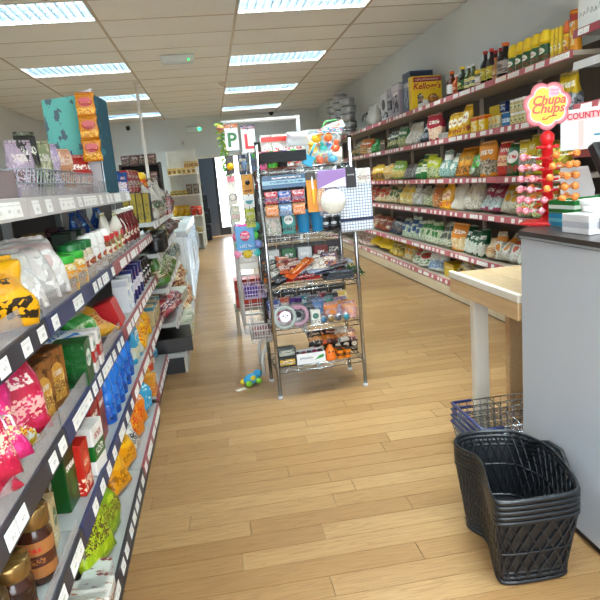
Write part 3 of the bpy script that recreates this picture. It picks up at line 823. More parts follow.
def goods(kind, name, n, w, h, d, m_, desc, where, cat, spots):
    """n alike things; spots = list of (loc, rot), nearest first"""
    vs = [make(kind, w, h, d, m_, grnd.randrange(1000)) for _ in range(min(3, n) if kind in ('bag', 'pillow') else 1)]
    out = []; N = len(spots)
    for i, (l, r) in enumerate(spots):
        row = ''
        k, M_ = i, N
        if N == 2*n and n > 1: row = ', rear row' if i >= n else ', front row'; k, M_ = i % n, n
        if N == 1: lab = '%s on the %s' % (desc, where)
        elif M_ == 2: lab = '%s %s of two%s, %s' % (('nearer', 'farther')[k], desc, row, where)
        else: lab = '%s %s from the front%s, %s' % (ORD[k], desc, row, where)
        lift = d/2*abs(math.sin(r[0]))*1.02 if kind in ('bag', 'pillow') else 0
        out.append(spawn(name, vs[i % len(vs)], lab, cat, (l[0], l[1], l[2]+lift), r, group=('%s, %s' % (desc, where)) if N > 1 else None))
        if kind in ('bag', 'pillow') and N > 1: out[-1].scale = (1, 1, grnd.uniform(.88, 1.12))
    return out
RSH = ['bottom', 'fifth', 'fourth', 'third', 'second', 'top']
def R(shelf, px0, px1, n, kind, h, d, m_, desc, back=.0, lean=.0, rows=1, cat=None, name=None, zoff=0, jitter=.06, wf=.88):
    z = SR[shelf]; X = RXF+.03
    ya, yb = sorted((yof(px0, X, z), yof(px1, X, z)))
    w = (yb-ya)/n*wf
    d = min(d, .30)
    if kind in ('bag', 'pillow'): h *= (1.3 if h < .2 else 1.12); d *= 1.05; h = min(h, ((SR[shelf+1] if shelf < 5 else 2.3)-z-.03)*.82)
    sp = []
    for r in range(rows):
        for i in range(n):
            y = ya+(i+.5)*(yb-ya)/n
            if kind in ('bag', 'pillow'):
                rot = (lean*grnd.uniform(.6, 1.2), grnd.uniform(-.09, .09), -PI/2+.3+grnd.uniform(-.2, .2))
            else: rot = (0, 0, -PI/2+grnd.uniform(-jitter, jitter)*.5)
            sp.append(((X+back+d/2+r*(d+.008)+grnd.uniform(0, .008), y, z+.001+zoff), rot))
    return goods(kind, name or KN[kind], n, w, h, d, m_, desc, RSH[shelf]+' right wall shelf', cat or KN[kind].replace('_', ' '), sp)
p_ = pk
GOLD = mat('#a07a3c', .25, .6)
YC = mat('#e9c51c', .35); RC = mat('#b8231f', .35); WC = mat('#e9e7e2', .35); OC = mat('#d8641c', .35); GC = mat('#1c7a35', .35); BC = mat('#1f4fa0', .35); KC = mat('#1d1a19', .4)
SOY = mat('#1c100c', .12); GLS = mat('#8d7b58', .15); CAR = mat('#5a2a14', .15)
# top shelf
R(5, 571, 563.5, 1, 'can', .24, .1, (mat('#e39a1c', .35), OC, p_('box', '#e8a21e', '#f0d9a0', '#c23a28')), 'large orange tin with picture label')
R(5, 563, 557, 1, 'squeeze', .20, .09, (YC, OC, p_('label', '#e8b01e', '#f4e6c0', '#b05a28')), 'orange-capped yellow bottle with picture label')
R(5, 556.5, 546, 3, 'squeeze', .185, .07, (YC, YC, p_('label', '#ecd024', '#fbf4d8', '#c89a18')), 'slim all-yellow squeeze bottle')
R(5, 545, 505, 5, 'squeeze', .20, .085, (YC, YC, p_('label', '#1d6b32', '#f2f2ea', '#b8332a')), 'yellow-capped seasoning bottle with green label', rows=2)
R(5, 504, 496, 1, 'bottle', .245, .085, (SOY, OC, p_('label', '#b7aca6', '#8c8078', '#5c4a40')), 'dark sauce bottle with orange cap and grey label', wf=1.0)
R(5, 495, 491, 1, 'bottle', .165, .05, (mat('#b88c5a', .2), OC, p_('label', '#d8b07a', '#efe0c0', '#8c4a28')), 'small tan sauce bottle')
R(5, 490, 479, 2, 'bottle', .25, .07, (SOY, RC, p_('label', '#c9b83c', '#e8dca0', '#7c8c28')), 'red-capped soy sauce bottle with yellow label', rows=2)
R(5, 478, 473, 1, 'jar', .13, .07, (GLS, YC, p_('label', '#eceae2', '#ffffff', '#c04a30')), 'short white-labelled jar with yellow lid')
R(5, 472, 463, 2, 'bottle', .20, .07, (mat('#43502a', .15), WC, p_('stripe', '#e9dfa8', '#2f6a86', '#c8a020')), 'oil bottle with white cap and striped label')
R(5, 462, 457, 1, 'bottle', .215, .065, (mat('#1e2c18', .12), YC, p_('label', '#2c6a38', '#e8e2a0', '#c8b030')), 'dark green bottle with yellow cap')
R(5, 456, 452, 1, 'bottle', .17, .055, (mat('#d0602c', .2), WC, p_('label', '#e07c3c', '#f4d9b0', '#b03a20')), 'small orange chilli sauce bottle')
R(5, 451, 446, 1, 'bottle', .22, .075, (CAR, OC, p_('plain', '#e9e7e4', '#c8c0b8')), 'brown vinegar bottle with white label')
# cereal carton
def cereal():
    z = SR[5]; y0 = yof(413, 2.2, z); w, h = .33, .34
    t = thing('cereal_box', 'large yellow cereal carton with dark red top on the top right wall shelf', 'box', (2.2+w/2, y0+.06, z+.001), (0, 0, 0))
    Y_ = mat('#e6bf1c', .4)
    MB().bbox(-w/2, w/2, -.05, .05, 0, h, .003).build('body', Y_, t)
    MB().box(-w/2+.02, w/2-.004, -.0515, -.0502, h-.06, h-.01).build('top_band', mat('#8f2a2c', .45), t)
    MB().box(-w/2+.06, w/2-.004, -.0515, -.0502, .004, .10).build('white_panel', mat('#efeae0', .45), t)
    MB().lathe([(.06, 0), (.06, .0015), (0, .0016)], 20, M=T(w*.2, -.0517, .10) @ RX(PI/2)).build('bowl_picture', p_('blot', '#c98a2c', '#eec45c', '#7c4a1c'), t)
    MB().prism([(-.32*w, .06), (-.17*w, .07), (-.12*w, .13), (-.2*w, .17), (-.32*w, .15)], -.053, -.0518).build('cockerel_picture', p_('blot', '#2c5a34', '#efe8dc', '#b83a2a'), t)
    ob('lettering', text_mesh("Kellogg's", .085, .0006, mat('#a8231c', .4), shear=.25, bold=.002), t, loc=(.0, -.0515, .235))
    ob('lettering', squiggle(w*.75, .022, mat('#efd9d0', .5), 6), t, loc=(0, -.0522, h-.035))
cereal()
R(5, 409, 401, 1, 'box', .42, .26, p_('box', '#4a5f80', '#9aa6b4', '#31415c'), 'tall blue-grey appliance carton', back=.03)
R(5, 400, 392, 1, 'box', .36, .24, p_('box', '#b9b3bd', '#2a2c34', '#d9d5da'), 'lilac-grey appliance carton with dark pictures')
R(5, 391.5, 387.5, 1, 'box', .34, .2, p_('stripe', '#c6c2c9', '#3a3a40', '#8a8690'), 'narrow grey appliance carton')
R(5, 387, 381, 1, 'box', .32, .2, p_('label', '#e6e5e6', '#3c3e44', '#34363c'), 'white appliance carton with dark oval pictures')
# second shelf
R(4, 571, 553, 3, 'bag', .20, .09, p_('window', '#d9b91e', '#c8ccd2', '#3a3236'), 'yellow pouch with black and silver lower half', lean=-.1)
R(4, 523, 507, 4, 'jar', .09, .07, (mat('#cfc08a', .2), WC, p_('label', '#e2d9ac', '#8c9c5a', '#b89a3c')), 'white-lidded seasoning jar in the lower layer')
R(4, 523, 507, 4, 'jar', .09, .07, (mat('#cfc08a', .2), WC, p_('label', '#e6e0be', '#9cac6a', '#b89a3c')), 'white-lidded seasoning jar in the upper layer', zoff=.091)
R(4, 505.5, 499, 2, 'can', .105, .07, (BC, WC, p_('stripe', '#2f86b8', '#d9e6ee', '#123a72')), 'light blue tin')
R(4, 505.5, 499, 1, 'box', .075, .08, p_('box', '#233f7a', '#c8d4e4', '#122a5a'), 'navy carton standing on light blue tins', zoff=.107)
R(4, 497, 479, 1, 'box', .185, .12, p_('plain', '#d8bd1e', '#e8d450'), 'wide olive yellow display carton', back=.08)
R(4, 497, 486, 3, 'can', .10, .06, (YC, YC, p_('label', '#d9cfae', '#e8c030', '#a09060')), 'pale tub with yellow lid')
R(4, 484.5, 470, 2, 'box', .125, .06, p_('box', '#ecc81c', '#f4e9c4', '#d8661c'), 'bright yellow packet mix box')
R(4, 465, 446, 4, 'bag', .165, .07, p_('label', '#e6bd1a', '#f6efdc', '#b8501c'), 'shiny yellow pouch with white print', lean=-.12)
R(4, 445, 437, 2, 'can', .06, .08, (mat('#b9bcb8', .2), mat('#d4d6d2', .2), p_('plain', '#b4b4ae', '#dcdcd6')), 'low clear plastic tub')
R(4, 436, 428, 1, 'bag', .215, .10, p_('window', '#b83448', '#efe0c8', '#e8b9a0'), 'tall pink-red bag with pale contents', lean=-.08)
R(4, 427, 419, 2, 'bag', .13, .09, p_('blot', '#2c2c34', '#7c8894', '#c8c8cc'), 'dark bag with grey print', lean=-.1)
R(4, 418, 405, 2, 'bag', .18, .09, p_('contents', '#c8c0b0', '#e4e0d6', '#b9b09e'), 'clear bag of white grain', lean=-.25)
R(4, 404, 396, 2, 'bag', .15, .09, p_('window', '#3c7a3a', '#d6cda6', '#8c9c5a'), 'green and white bag', lean=-.15)
R(4, 395, 386, 3, 'bag', .14, .08, p_('blot', '#31402c', '#6c8c4a', '#d9d2a8'), 'dark green speckled pouch', lean=-.1)
R(4, 385, 380, 1, 'box', .14, .08, p_('box', '#5c4a3c', '#2f7a3c', '#8c6c4c'), 'brown and green box')
R(4, 379, 374, 1, 'bottle', .17, .08, (mat('#1f6b30', .2), GC, p_('plain', '#2f8a40', '#e2e2c8')), 'green bottle')
R(4, 373, 368, 2, 'jar', .13, .07, (mat('#b8842c', .2), RC, p_('label', '#e6e2da', '#c03a2c', '#3a7a3c')), 'red-lidded jar with white label')
R(4, 367, 361, 1, 'bag', .16, .09, p_('window', '#c87c34', '#e0c89c', '#8c5a2c'), 'orange-brown bag', lean=-.1)
R(4, 360, 352, 2, 'bag', .15, .1, p_('blot', '#5c7a34', '#b9c4b4', '#d89a3c'), 'green and grey bag', lean=-.05)
# third shelf
R(3, 560, 531, 3, 'bag', .20, .10, p_('label', '#b8a61c', '#e8dc6c', '#7c1f1c'), 'glossy olive yellow bag', lean=-.1)
R(3, 530, 515, 2, 'bag', .225, .10, p_('window', '#d9c020', '#c8bfae', '#6c6258'), 'large lemon yellow bag with dark contents', lean=-.08)
R(3, 513, 503.5, 1, 'bag', .205, .10, p_('label', '#17702e', '#f2efe6', '#c82c24'), 'glossy green bag with red and white badge', lean=-.05)
R(3, 502.5, 494, 1, 'bag', .19, .10, p_('stripe', '#cc3c22', '#efc9a0', '#f6ead8'), 'red and orange bag', lean=-.12)
R(3, 491, 479, 1, 'bag', .235, .10, p_('window', '#e8a024', '#d8cdb8', '#6c5848'), 'tall orange bag with a pasta picture', lean=-.05)
R(3, 478, 467, 2, 'bag', .14, .10, p_('contents', '#5cb83a', '#b8c29a', '#5a4a3a'), 'clear bag with bright green header', lean=-.25)
R(3, 466, 453, 2, 'bag', .17, .10, p_('label', '#dd9a1c', '#e8b43c', '#5c4a34'), 'golden orange bag', lean=-.3)
R(3, 452, 437, 3, 'bag', .17, .10, p_('contents', '#f0eee6', '#cfd6cc', '#4a9c94'), 'white and teal patterned bag', lean=-.25)
R(3, 436, 425, 2, 'bag', .165, .09, p_('window', '#ccd034', '#e8e4c4', '#6c8c34'), 'lime yellow pouch', lean=-.1)
R(3, 424, 415, 2, 'bag', .17, .09, p_('stripe', '#2f8a44', '#f0eee2', '#e0c83c'), 'green bag with white bottle print', lean=-.05)
R(3, 414, 402, 3, 'bag', .13, .10, p_('contents', '#7c7478', '#9c948e', '#4c4440'), 'clear bag of dark pulses', lean=-.25)
R(3, 401, 391, 2, 'bag', .165, .10, p_('window', '#8fb43c', '#e2d89c', '#c8a43c'), 'light green bag of pasta', lean=-.2)
R(3, 390, 383, 2, 'bag', .14, .10, p_('contents', '#e2b44c', '#e8d6a4', '#a88a4c'), 'clear bag of yellow grain', lean=-.2)
R(3, 382, 372, 4, 'bag', .14, .08, p_('window', '#e8c42c', '#2f8a3c', '#c8502c'), 'narrow yellow and green bag', lean=-.05)
R(3, 371, 361, 3, 'bag', .12, .10, p_('blot', '#a83430', '#d8b04c', '#5c4a3c'), 'red and yellow bag', lean=-.2)
# fourth shelf
R(2, 560, 522, 4, 'bag', .19, .10, p_('contents', '#e0902c', '#e8d8b4', '#7c9c4c'), 'clear bag with orange header', lean=-.2)
R(2, 520, 514, 1, 'bag', .13, .10, p_('blot', '#e8e0c4', '#5c9c4c', '#d8902c'), 'small white and green bag', lean=-.1)
R(2, 512, 497, 2, 'bag', .235, .10, p_('contents', '#dcae2c', '#e0d8c4', '#b8b09c'), 'pale bag of large white beans with yellow label', lean=-.45)
R(2, 495, 478, 2, 'bag', .22, .10, p_('window', '#a83c64', '#e4e4e0', '#8ca4a4'), 'pink-topped clear bag of white pieces', lean=-.45)
R(2, 476, 461, 2, 'bag', .205, .10, p_('contents', '#d8cdb8', '#e4ded0', '#b4ac9c'), 'clear bag of white rice', lean=-.4)
R(2, 460, 450, 2, 'bag', .19, .09, p_('plain', '#d8d0c2', '#b8b0a4'), 'plain off-white flour bag', lean=-.35)
R(2, 449, 439, 2, 'bag', .16, .09, p_('label', '#e8b41c', '#f4e2c4', '#d0541c'), 'yellow bag with white and orange picture', lean=-.15)
R(2, 438, 431, 1, 'bag', .19, .09, p_('contents', '#c87c34', '#d89c54', '#8c5c2c'), 'bag of orange lentils', lean=-.2)
R(2, 430, 420, 2, 'bag', .15, .10, p_('contents', '#c8c4b4', '#d8cfae', '#5c7c44'), 'clear bag with green flecks', lean=-.35)
R(2, 419, 411, 2, 'bag', .19, .09, p_('contents', '#e2e0d8', '#d4d0c8', '#aca69a'), 'crinkled silvery clear bag', lean=-.4)
R(2, 410, 398, 3, 'bag', .17, .10, p_('contents', '#d8b83c', '#e4d6a4', '#c8b06c'), 'clear bag of yellow noodles', lean=-.3)
R(2, 397, 386, 3, 'bag', .17, .10, p_('contents', '#3c6c3c', '#d8caa0', '#a88c5c'), 'clear bag of pasta with dark green label', lean=-.35)
R(2, 385, 374, 3, 'bag', .16, .10, p_('contents', '#c84434', '#dcc69c', '#a88c5c'), 'clear bag of pasta with red label', lean=-.35)
R(2, 373, 363, 3, 'bag', .14, .10, p_('blot', '#b83c34', '#e0c89c', '#7c4c34'), 'red and cream bag', lean=-.3)
# fifth shelf
R(1, 545, 505, 4, 'bag', .17, .11, p_('contents', '#c8602c', '#e4e2dc', '#c0b8aa'), 'clear bag of white crackers with orange tie', lean=-.4)
R(1, 503, 491, 2, 'bag', .16, .11, p_('contents', '#d8963c', '#e8e6de', '#b8b0a0'), 'clear bag of pale crisps', lean=-.4)
R(1, 490, 483, 1, 'bag', .12, .10, p_('blot', '#dccbb0', '#d8a42c', '#a86c2c'), 'small cream and yellow bag', lean=-.3)
R(1, 481, 461, 4, 'bag', .20, .09, p_('window', '#11643f', '#e8e6dc', '#c4c8bc'), 'dark green bag with white lower half', lean=-.15)
R(1, 460, 450, 1, 'bag', .19, .09, p_('window', '#e69a20', '#d8b884', '#f0e2c4'), 'orange-topped bag beside the dark green bags', lean=-.15)
R(1, 449, 437, 3, 'bag', .17, .10, p_('contents', '#5c5a4c', '#dcd8c8', '#6c7c4c'), 'clear bag of pale beans with dark label', lean=-.3)
R(1, 436, 419, 4, 'bag', .18, .10, p_('contents', '#1f8434', '#e2decc', '#8c9c6c'), 'clear bag of white beans with green label', lean=-.3)
R(1, 418, 400, 4, 'bag', .17, .10, p_('contents', '#2f5a8c', '#e2e0d4', '#7c9c6c'), 'clear bag of white beans with blue label', lean=-.3)
R(1, 399, 388, 3, 'bag', .15, .10, p_('blot', '#1f3c5c', '#4c2c24', '#8c7c6c'), 'navy and brown bag', lean=-.3)
R(1, 387, 375, 4, 'bag', .14, .10, p_('blot', '#7c2c24', '#c8782c', '#3c2c24'), 'red-brown bag', lean=-.3)
R(1, 374, 362, 4, 'bag', .14, .10, p_('contents', '#a83c34', '#d8c4a0', '#7c5c3c'), 'clear bag with dark red label', lean=-.3)
# bottom shelf
R(0, 500, 486, 2, 'bag', .15, .11, p_('contents', '#c8b89c', '#e0dac8', '#b0a48c'), 'plain clear bag of grain', lean=-.3)
R(0, 484, 468, 3, 'bag', .16, .11, p_('contents', '#8c9c8c', '#e4e0d4', '#b8b4a4'), 'clear bag of white pieces', lean=-.35)
R(0, 466, 452, 3, 'pillow', .16, .09, p_('label', '#e2c01c', '#f0e8c4', '#3c6c9c'), 'yellow snack pack with pale badge', lean=-.6)
R(0, 451, 440, 1, 'box', .14, .14, p_('box', '#e6cc1c', '#ecd84c', '#d8b81c'), 'plain bright yellow carton', back=.04)
R(0, 439, 427, 2, 'bag', .17, .10, p_('window', '#e4e4de', '#3c6c9c', '#c8d4dc'), 'white bag with blue print', lean=-.35)
R(0, 426, 411, 2, 'bag', .19, .10, p_('label', '#e8e4d8', '#c42c24', '#2c8a3c'), 'white bag with red and green print', lean=-.35)
R(0, 410, 402, 2, 'bag', .15, .10, p_('contents', '#dcae2c', '#e4d8b4', '#a89c6c'), 'clear bag with yellow label', lean=-.35)
R(0, 401, 389, 3, 'bag', .14, .10, p_('blot', '#c8a41c', '#5c6c2c', '#e8d88c'), 'olive yellow bag', lean=-.4)
R(0, 388, 370, 4, 'pillow', .22, .09, p_('plain', '#e6c81e', '#f2e27c'), 'long glossy yellow pack', lean=-1.0, zoff=.03)
R(0, 369, 355, 3, 'bag', .13, .11, p_('blot', '#e2d8cc', '#b85c5c', '#8c8c8c'), 'white bag with pink print', lean=-.3)
# far end of the top shelf: loose housewares
t = thing('plastic_bundle', 'clear plastic bundle with dark handle on the top right wall shelf', 'bundle', (2.36, yof(368, 2.25, 1.85), 1.846))
MB().ball((0, 0, .13), .13, 20, 12, (1, 2.2, 1)).build('wrap', clear('#d9d6cf', .35, .15), t)
MB().tube([(-.13, -.24, .14), (-.14, -.1, .19), (-.14, .1, .17), (-.13, .2, .12)], .012, 8).build('handle', BLACK, t)
MB().bbox(-.08, .06, -.16, .14, .03, .12, .01).build('content_box', p_('blot', '#e6e2da', '#8c6a4a', '#3a6a9c'), t)
for k, (px, nq) in enumerate(((347, 5), (340, 6), (333.5, 6))):
    y = yof(px, 2.3, 1.95)
    for q in range(nq):
        t = thing('steel_pot', '%s stack of steel canisters from the front, canister %s from the bottom' % (ORD[k], ORD[q]), 'canister', (2.33+.02*(q % 2), y, 1.8465+.121*q), group='steel canisters at the far end of the top shelf')
        MB().lathe([(.11, 0), (.12, .008), (.12, .10), (.11, .107), (.11, .12), (0, .12)], 20).build('body', STEEL, t)
        MB().lathe([(.123, .093), (.123, .108)], 20, caps=False).build('lid_band', CHROME, t)
t = thing('wrapped_bundle', 'crumpled clear bag of grey housewares before the steel canisters', 'bundle', (2.27, yof(364, 2.2, 1.85)-.3, 1.846))
me = bag_mesh(.42, .27, .14, clear('#c9c4bb', .75, .2), 5)
ob('bag', me[0][1], t, rot=(0, 0, -PI/2)); ob('seal', me[1][1], t, rot=(0, 0, -PI/2))
# ------------------------------------------------------------------ goods on the left shelves
LSH = ['bottom', 'fourth', 'third', 'second', 'top']
def Lp(shelf, px, py, kind, w, h, d, m_, desc, rz=0, lean=0, cat=None, name=None, zoff=0, n=1, step=(0, 0), roll=0, xmin=-.74, xmax=-.468):
    """things whose foot the photo shows at (px, py) on a left shelf; n alike things step on by step (pixels)"""
    z = SL[shelf]; sp = []
    for i in range(n):
        p = at(px+step[0]*i, py+step[1]*i, Z=z+zoff)
        x = min(max(p.x, xmin), xmax)
        y = p.y if abs(x-p.x) < .004 else p.y*(x/p.x) if False else p.y
        sp.append(((x, y, z+zoff+.001), (lean, roll, PI/2+rz+grnd.uniform(-.04, .04))))
    return goods(kind, name or KN[kind], n, w, h, d, m_, desc, LSH[shelf]+' left shelf', cat or KN[kind].replace('_', ' '), sp)
# second shelf from the top
Lp(3, 6, 340, 'pillow', .19, .155, .09, p_('label', '#e2b00c', '#d8a010', '#3a2c18'), 'large glossy yellow bag with dark round face print', rz=-.9, lean=-.35)
Lp(3, 34, 322, 'pillow', .15, .16, .09, p_('contents', '#d4d0c6', '#e0deda', '#c6c2bc', k=.6), 'clear bag of white cotton behind the yellow bag', rz=-.8, lean=-.55)
Lp(3, 50, 310, 'pillow', .15, .165, .09, p_('contents', '#d8d2cc', '#e8e6e2', '#b8b4b0', k=.6), 'middle clear bag of white cotton', rz=-.8, lean=-.55)
Lp(3, 66, 303, 'pillow', .17, .165, .09, p_('contents', '#cdb9b4', '#ecebe8', '#d4d2ce', k=.6), 'largest clear bag of white cotton beside green-lidded tubs', rz=-.7, lean=-.5)
LG = mat('#34a532', .35)
Lp(3, 80, 291, 'jar', .095, .11, .09, (p_('blot', '#d8b43c', '#e8e0c8', '#5c8c34'), LG, p_('blot', '#e2a42c', '#f0e6d0', '#3c7c34')), 'tub with bright green lid', n=2, step=(7, -7))
Lp(3, 93, 283, 'jar', .075, .13, .08, (mat('#c8b89c', .2), mat('#1c6a34', .35), p_('label', '#e8e4da', '#b8402c', '#c8a03c')), 'jar with dark green lid', n=3, step=(5, -4))
Lp(3, 103, 273, 'squeeze', .065, .14, .07, (WC, WC, p_('label', '#e6e4de', '#b4342c', '#c8982c')), 'white-capped bottle with red print', n=4, step=(4.2, -4))
Lp(3, 119, 261, 'jar', .07, .11, .07, (mat('#7c5434', .2), RC, p_('label', '#e6dccb', '#c85030', '#8c6c3c')), 'short red-lidded jar', n=5, step=(3.6, -3.2))
Lp(3, 70, 273, 'box', .09, .15, .07, p_('plain', '#123c22', '#1c5c30'), 'dark green box at the back', n=2, step=(10, -6), xmin=-.76)
Lp(3, 84, 262, 'bag', .13, .2, .07, p_('foil', '#173f86', '#2f6fb4', '#8fd0e8', rough=.2), 'crinkled blue foil bag at the back', n=4, step=(7, -5), xmin=-.74)
Lp(3, 110, 258, 'bag', .11, .17, .07, p_('window', '#e4e2d6', '#8cb45c', '#d8b03c'), 'white and green pouch at the back', n=3, step=(6, -4))
Lp(3, 125, 250, 'bottle', .065, .2, .06, (mat('#571418', .15), WC, p_('label', '#8c2420', '#e2d8c8', '#571418')), 'dark red sauce bottle with white cap', n=5, step=(3.2, -2.4))
# third shelf
PB = Lp(2, 30, 482, 'pillow', .21, .175, .085, p_('blot', '#cf2f7c', '#dc5a98', '#ecd8a8', k=1.7), 'bright pink sweet bag with white lettering', rz=-.75, lean=-.5, zoff=.05)[0]
ob('lettering', squiggle(.13, .04, mat('#f2e6ee', .4), 3), PB, loc=(0, -.048, .115)); ob('lettering', squiggle(.09, .03, mat('#f2e6ee', .4), 8), PB, loc=(.03, -.047, .07))
Lp(2, 4, 500, 'pillow', .19, .17, .08, p_('blot', '#bf2450', '#dc5c88', '#f0d0b8', k=1.7), 'crimson sweet bag left of the bright pink bag', rz=-.75, lean=-.45, zoff=.04)
Lp(2, 14, 520, 'pillow', .19, .15, .07, p_('blot', '#b82c4c', '#d0607c', '#e8c8b0', k=1.7), 'red-pink sweet bag under the bright pink bag', rz=-.7, lean=-.95)
Lp(2, 20, 445, 'pillow', .18, .17, .07, p_('blot', '#c42c54', '#d8487c', '#e8b8b0'), 'deep pink sweet bag at the back', rz=-.6, lean=-.2, xmin=-.68, zoff=.03)
Lp(2, 49, 455, 'pillow', .11, .09, .06, p_('blot', '#e4c43c', '#dce4e0', '#d0442c'), 'small sweet bag with yellow and red drops', rz=-.4, lean=-.6)
ARCH = p_('box', '#8a5a2c', '#c89a4c', '#6a4020')
def teabox(px, py, lab, mirror=0):
    p = at(px, py, Z=SL[2]); x = min(max(p.x, -.72), -.52)
    t = thing('tea_box', lab, 'box', (x, p.y, SL[2]+.001), (0, 0, PI/2-.25))
    MB().bbox(-.05, .05, -.06, .06, 0, .16, .003).build('body', p_('foil', '#8f6030', '#a87438', '#6f4620', rough=.4, k=.6), t)
    arch = [(-.032, .02), (.032, .02), (.032, .09)]+[(.032*math.cos(a), .09+.032*math.sin(a)) for a in [PI*i/10 for i in range(1, 10)]]+[(-.032, .09)]
    MB().prism(arch, -.0618, -.0602).build('arch_picture', p_('blot', '#cf9f4a', '#e6c684', '#7c4c20'), t)
    for s in (-1, 1):
        MB().prism([(.028*math.cos(2*PI*i/14), .075+.028*math.sin(2*PI*i/14)) for i in range(14)], -.0515, -.0502, M=RZ(-PI/2)).build('medallion', p_('blot', '#c8944a', '#e0bc74', '#5c3414'), t) if s < 0 else None
    MB().bbox(-.048, .048, -.061, .058, .1602, .1625, .001).build('lid_flap', p_('foil', '#7a4c24', '#94642e', '#5c3818'), t)
teabox(58, 440, 'brown and gold tea carton nearest on the third left shelf')
teabox(70, 420, 'middle brown and gold tea carton of three on third left shelf')
teabox(80, 402, 'brown and gold tea carton farthest of three on third left shelf')
Lp(2, 92, 382, 'box', .10, .13, .1, p_('label', '#0f6a2c', '#e2ebe0', '#0c5424'), 'dark green carton with white lettering', n=1)
Lp(2, 97, 372, 'box', .05, .12, .1, p_('stripe', '#e6e2dc', '#b83430', '#3c8c44'), 'narrow white and red carton', n=2, step=(4, -8))
Lp(2, 103, 356, 'pillow', .14, .15, .08, p_('contents', '#3c9c44', '#e0e4d4', '#78b05c'), 'green and white wrapped sweets bag', lean=-.5, rz=-.3)
Lp(2, 113, 342, 'pillow', .22, .20, .06, p_('blot', '#d6a428', '#e8c47c', '#b85c28', k=.7), 'broad yellow bag with biscuit picture lying flat', lean=-1.1, rz=-.5)
Lp(2, 108, 350, 'pillow', .18, .14, .04, p_('stripe', '#2c84c0', '#dfe6ea', '#f2f2f2'), 'flat blue and white packet on the broad yellow bag', lean=-1.2, rz=-.3, zoff=.075)
Lp(2, 122, 326, 'box', .14, .115, .09, p_('plain', '#c2242c', '#d8484c'), 'plain red pouch', lean=-.3)
Lp(2, 130, 312, 'box', .05, .16, .07, p_('box', '#e2e4e6', '#6c9cc4', '#c8ccd4'), 'white and blue carton', n=2, step=(3, -5))
Lp(2, 136, 303, 'box', .03, .17, .06, p_('stripe', '#28307a', '#e6e2e8', '#c02c34'), 'slim navy and red bar pack', n=4, step=(2.4, -4.2))
Lp(2, 145, 288, 'squeeze', .06, .15, .06, (WC, KC, p_('label', '#2f2c34', '#d8d4d0', '#8c2c34')), 'dark bottle with pale label', n=4, step=(2, -3.2))
# fourth shelf
COF = mat('#3a1c10', .12)
def coffee(px, py, w, h, lab, lid, lmat):
    p = at(px, py, Z=SL[1]); x = min(max(p.x, -.73), -.469)
    r = w/2
    spawn('coffee_jar', [('glass', MB().lathe([(r*.85, 0), (r, h*.05), (r*.97, h*.35), (r*1.0, h*.62), (r*.8, h*.72), (r*.78, h*.76)], 24).mesh('glass', COF)),
                         ('lid', MB().lathe([(r*.92, h*.74), (r*.98, h*.76), (r*.98, h*.97), (r*.9, h), (0, h)], 24).mesh('lid', lid)),
                         ('label', MB().lathe([(r*1.012, h*.12), (r*.99, h*.35), (r*1.012, h*.6)], 24, caps=False).mesh('label', lmat))], lab, 'jar', (x, p.y, SL[1]+.001))
BRZ = mat('#8a6a3a', .25, .7)
coffee(43, 577, .08, .175, 'tall instant coffee jar with gold lid on fourth left shelf', BRZ, p_('stripe', '#b07c4c', '#5c2c1c', '#c8342c'))
coffee(18, 622, .088, .14, 'squat coffee jar with dull gold lid on fourth left shelf', BRZ, p_('label', '#3c2014', '#6c3c20', '#c8842c'))
coffee(-6, 668, .095, .14, 'coffee jar with brown lid and red label at the frame edge', mat('#5c4426', .3, .5), p_('plain', '#b8201c', '#d84030'))
Lp(1, 49, 545, 'box', .055, .12, .05, p_('label', '#c9b48c', '#1f6a3c', '#e6dcc4'), 'slim cream and green coffee box', rz=.1)
Lp(1, 46, 522, 'box', .05, .13, .05, p_('box', '#7c5c34', '#c83a2c', '#3c6c34'), 'brown packet with red picture behind slim box', rz=.1)
Lp(1, 64, 506, 'box', .09, .165, .07, p_('box', '#0d5a24', '#1c7a38', '#0a4a1c'), 'dark green tea carton', n=1, rz=-.1)
Lp(1, 77, 492, 'box', .07, .15, .08, p_('label', '#c83020', '#e05a34', '#f0d8c0'), 'red tea carton beside the dark green carton', rz=-.1)
Lp(1, 87, 470, 'box', .10, .15, .10, p_('stripe', '#ebe8e2', '#1f7a34', '#c83a30'), 'white tea carton with green stripe', rz=-.1)
Lp(1, 99, 452, 'box', .10, .185, .035, p_('box', '#a23028', '#7c4c34', '#b8443c'), 'tall red chocolate carton', n=2, step=(5, -14))
Lp(1, 112, 420, 'squeeze', .062, .175, .06, (mat('#1560b4', .25), mat('#1a6cc4', .3), p_('label', '#1a68bc', '#3c94d8', '#0c2c5c')), 'royal blue plastic bottle', n=6, step=(3.2, -9))
Lp(1, 118, 421, 'squeeze', .062, .12, .06, (mat('#1560b4', .25), mat('#1a6cc4', .3), p_('label', '#1a68bc', '#3c94d8', '#0c2c5c')), 'short royal blue bottle in front row', n=3, step=(3.4, -10), xmax=-.465)
Lp(1, 134, 362, 'bag', .10, .17, .06, p_('window', '#3ca4c8', '#d8c48c', '#c8dce0'), 'pale blue pouch', n=2, step=(3, -7))
Lp(1, 141, 350, 'bag', .12, .17, .08, p_('blot', '#e2ac1c', '#f0cc3c', '#c8541c'), 'golden yellow crinkled bag', n=3, step=(3, -8), lean=-.15)
Lp(1, 151, 326, 'box', .09, .13, .08, p_('box', '#c8b48c', '#8c7c5c', '#4c8c9c'), 'tan carton', n=3, step=(2.4, -6))
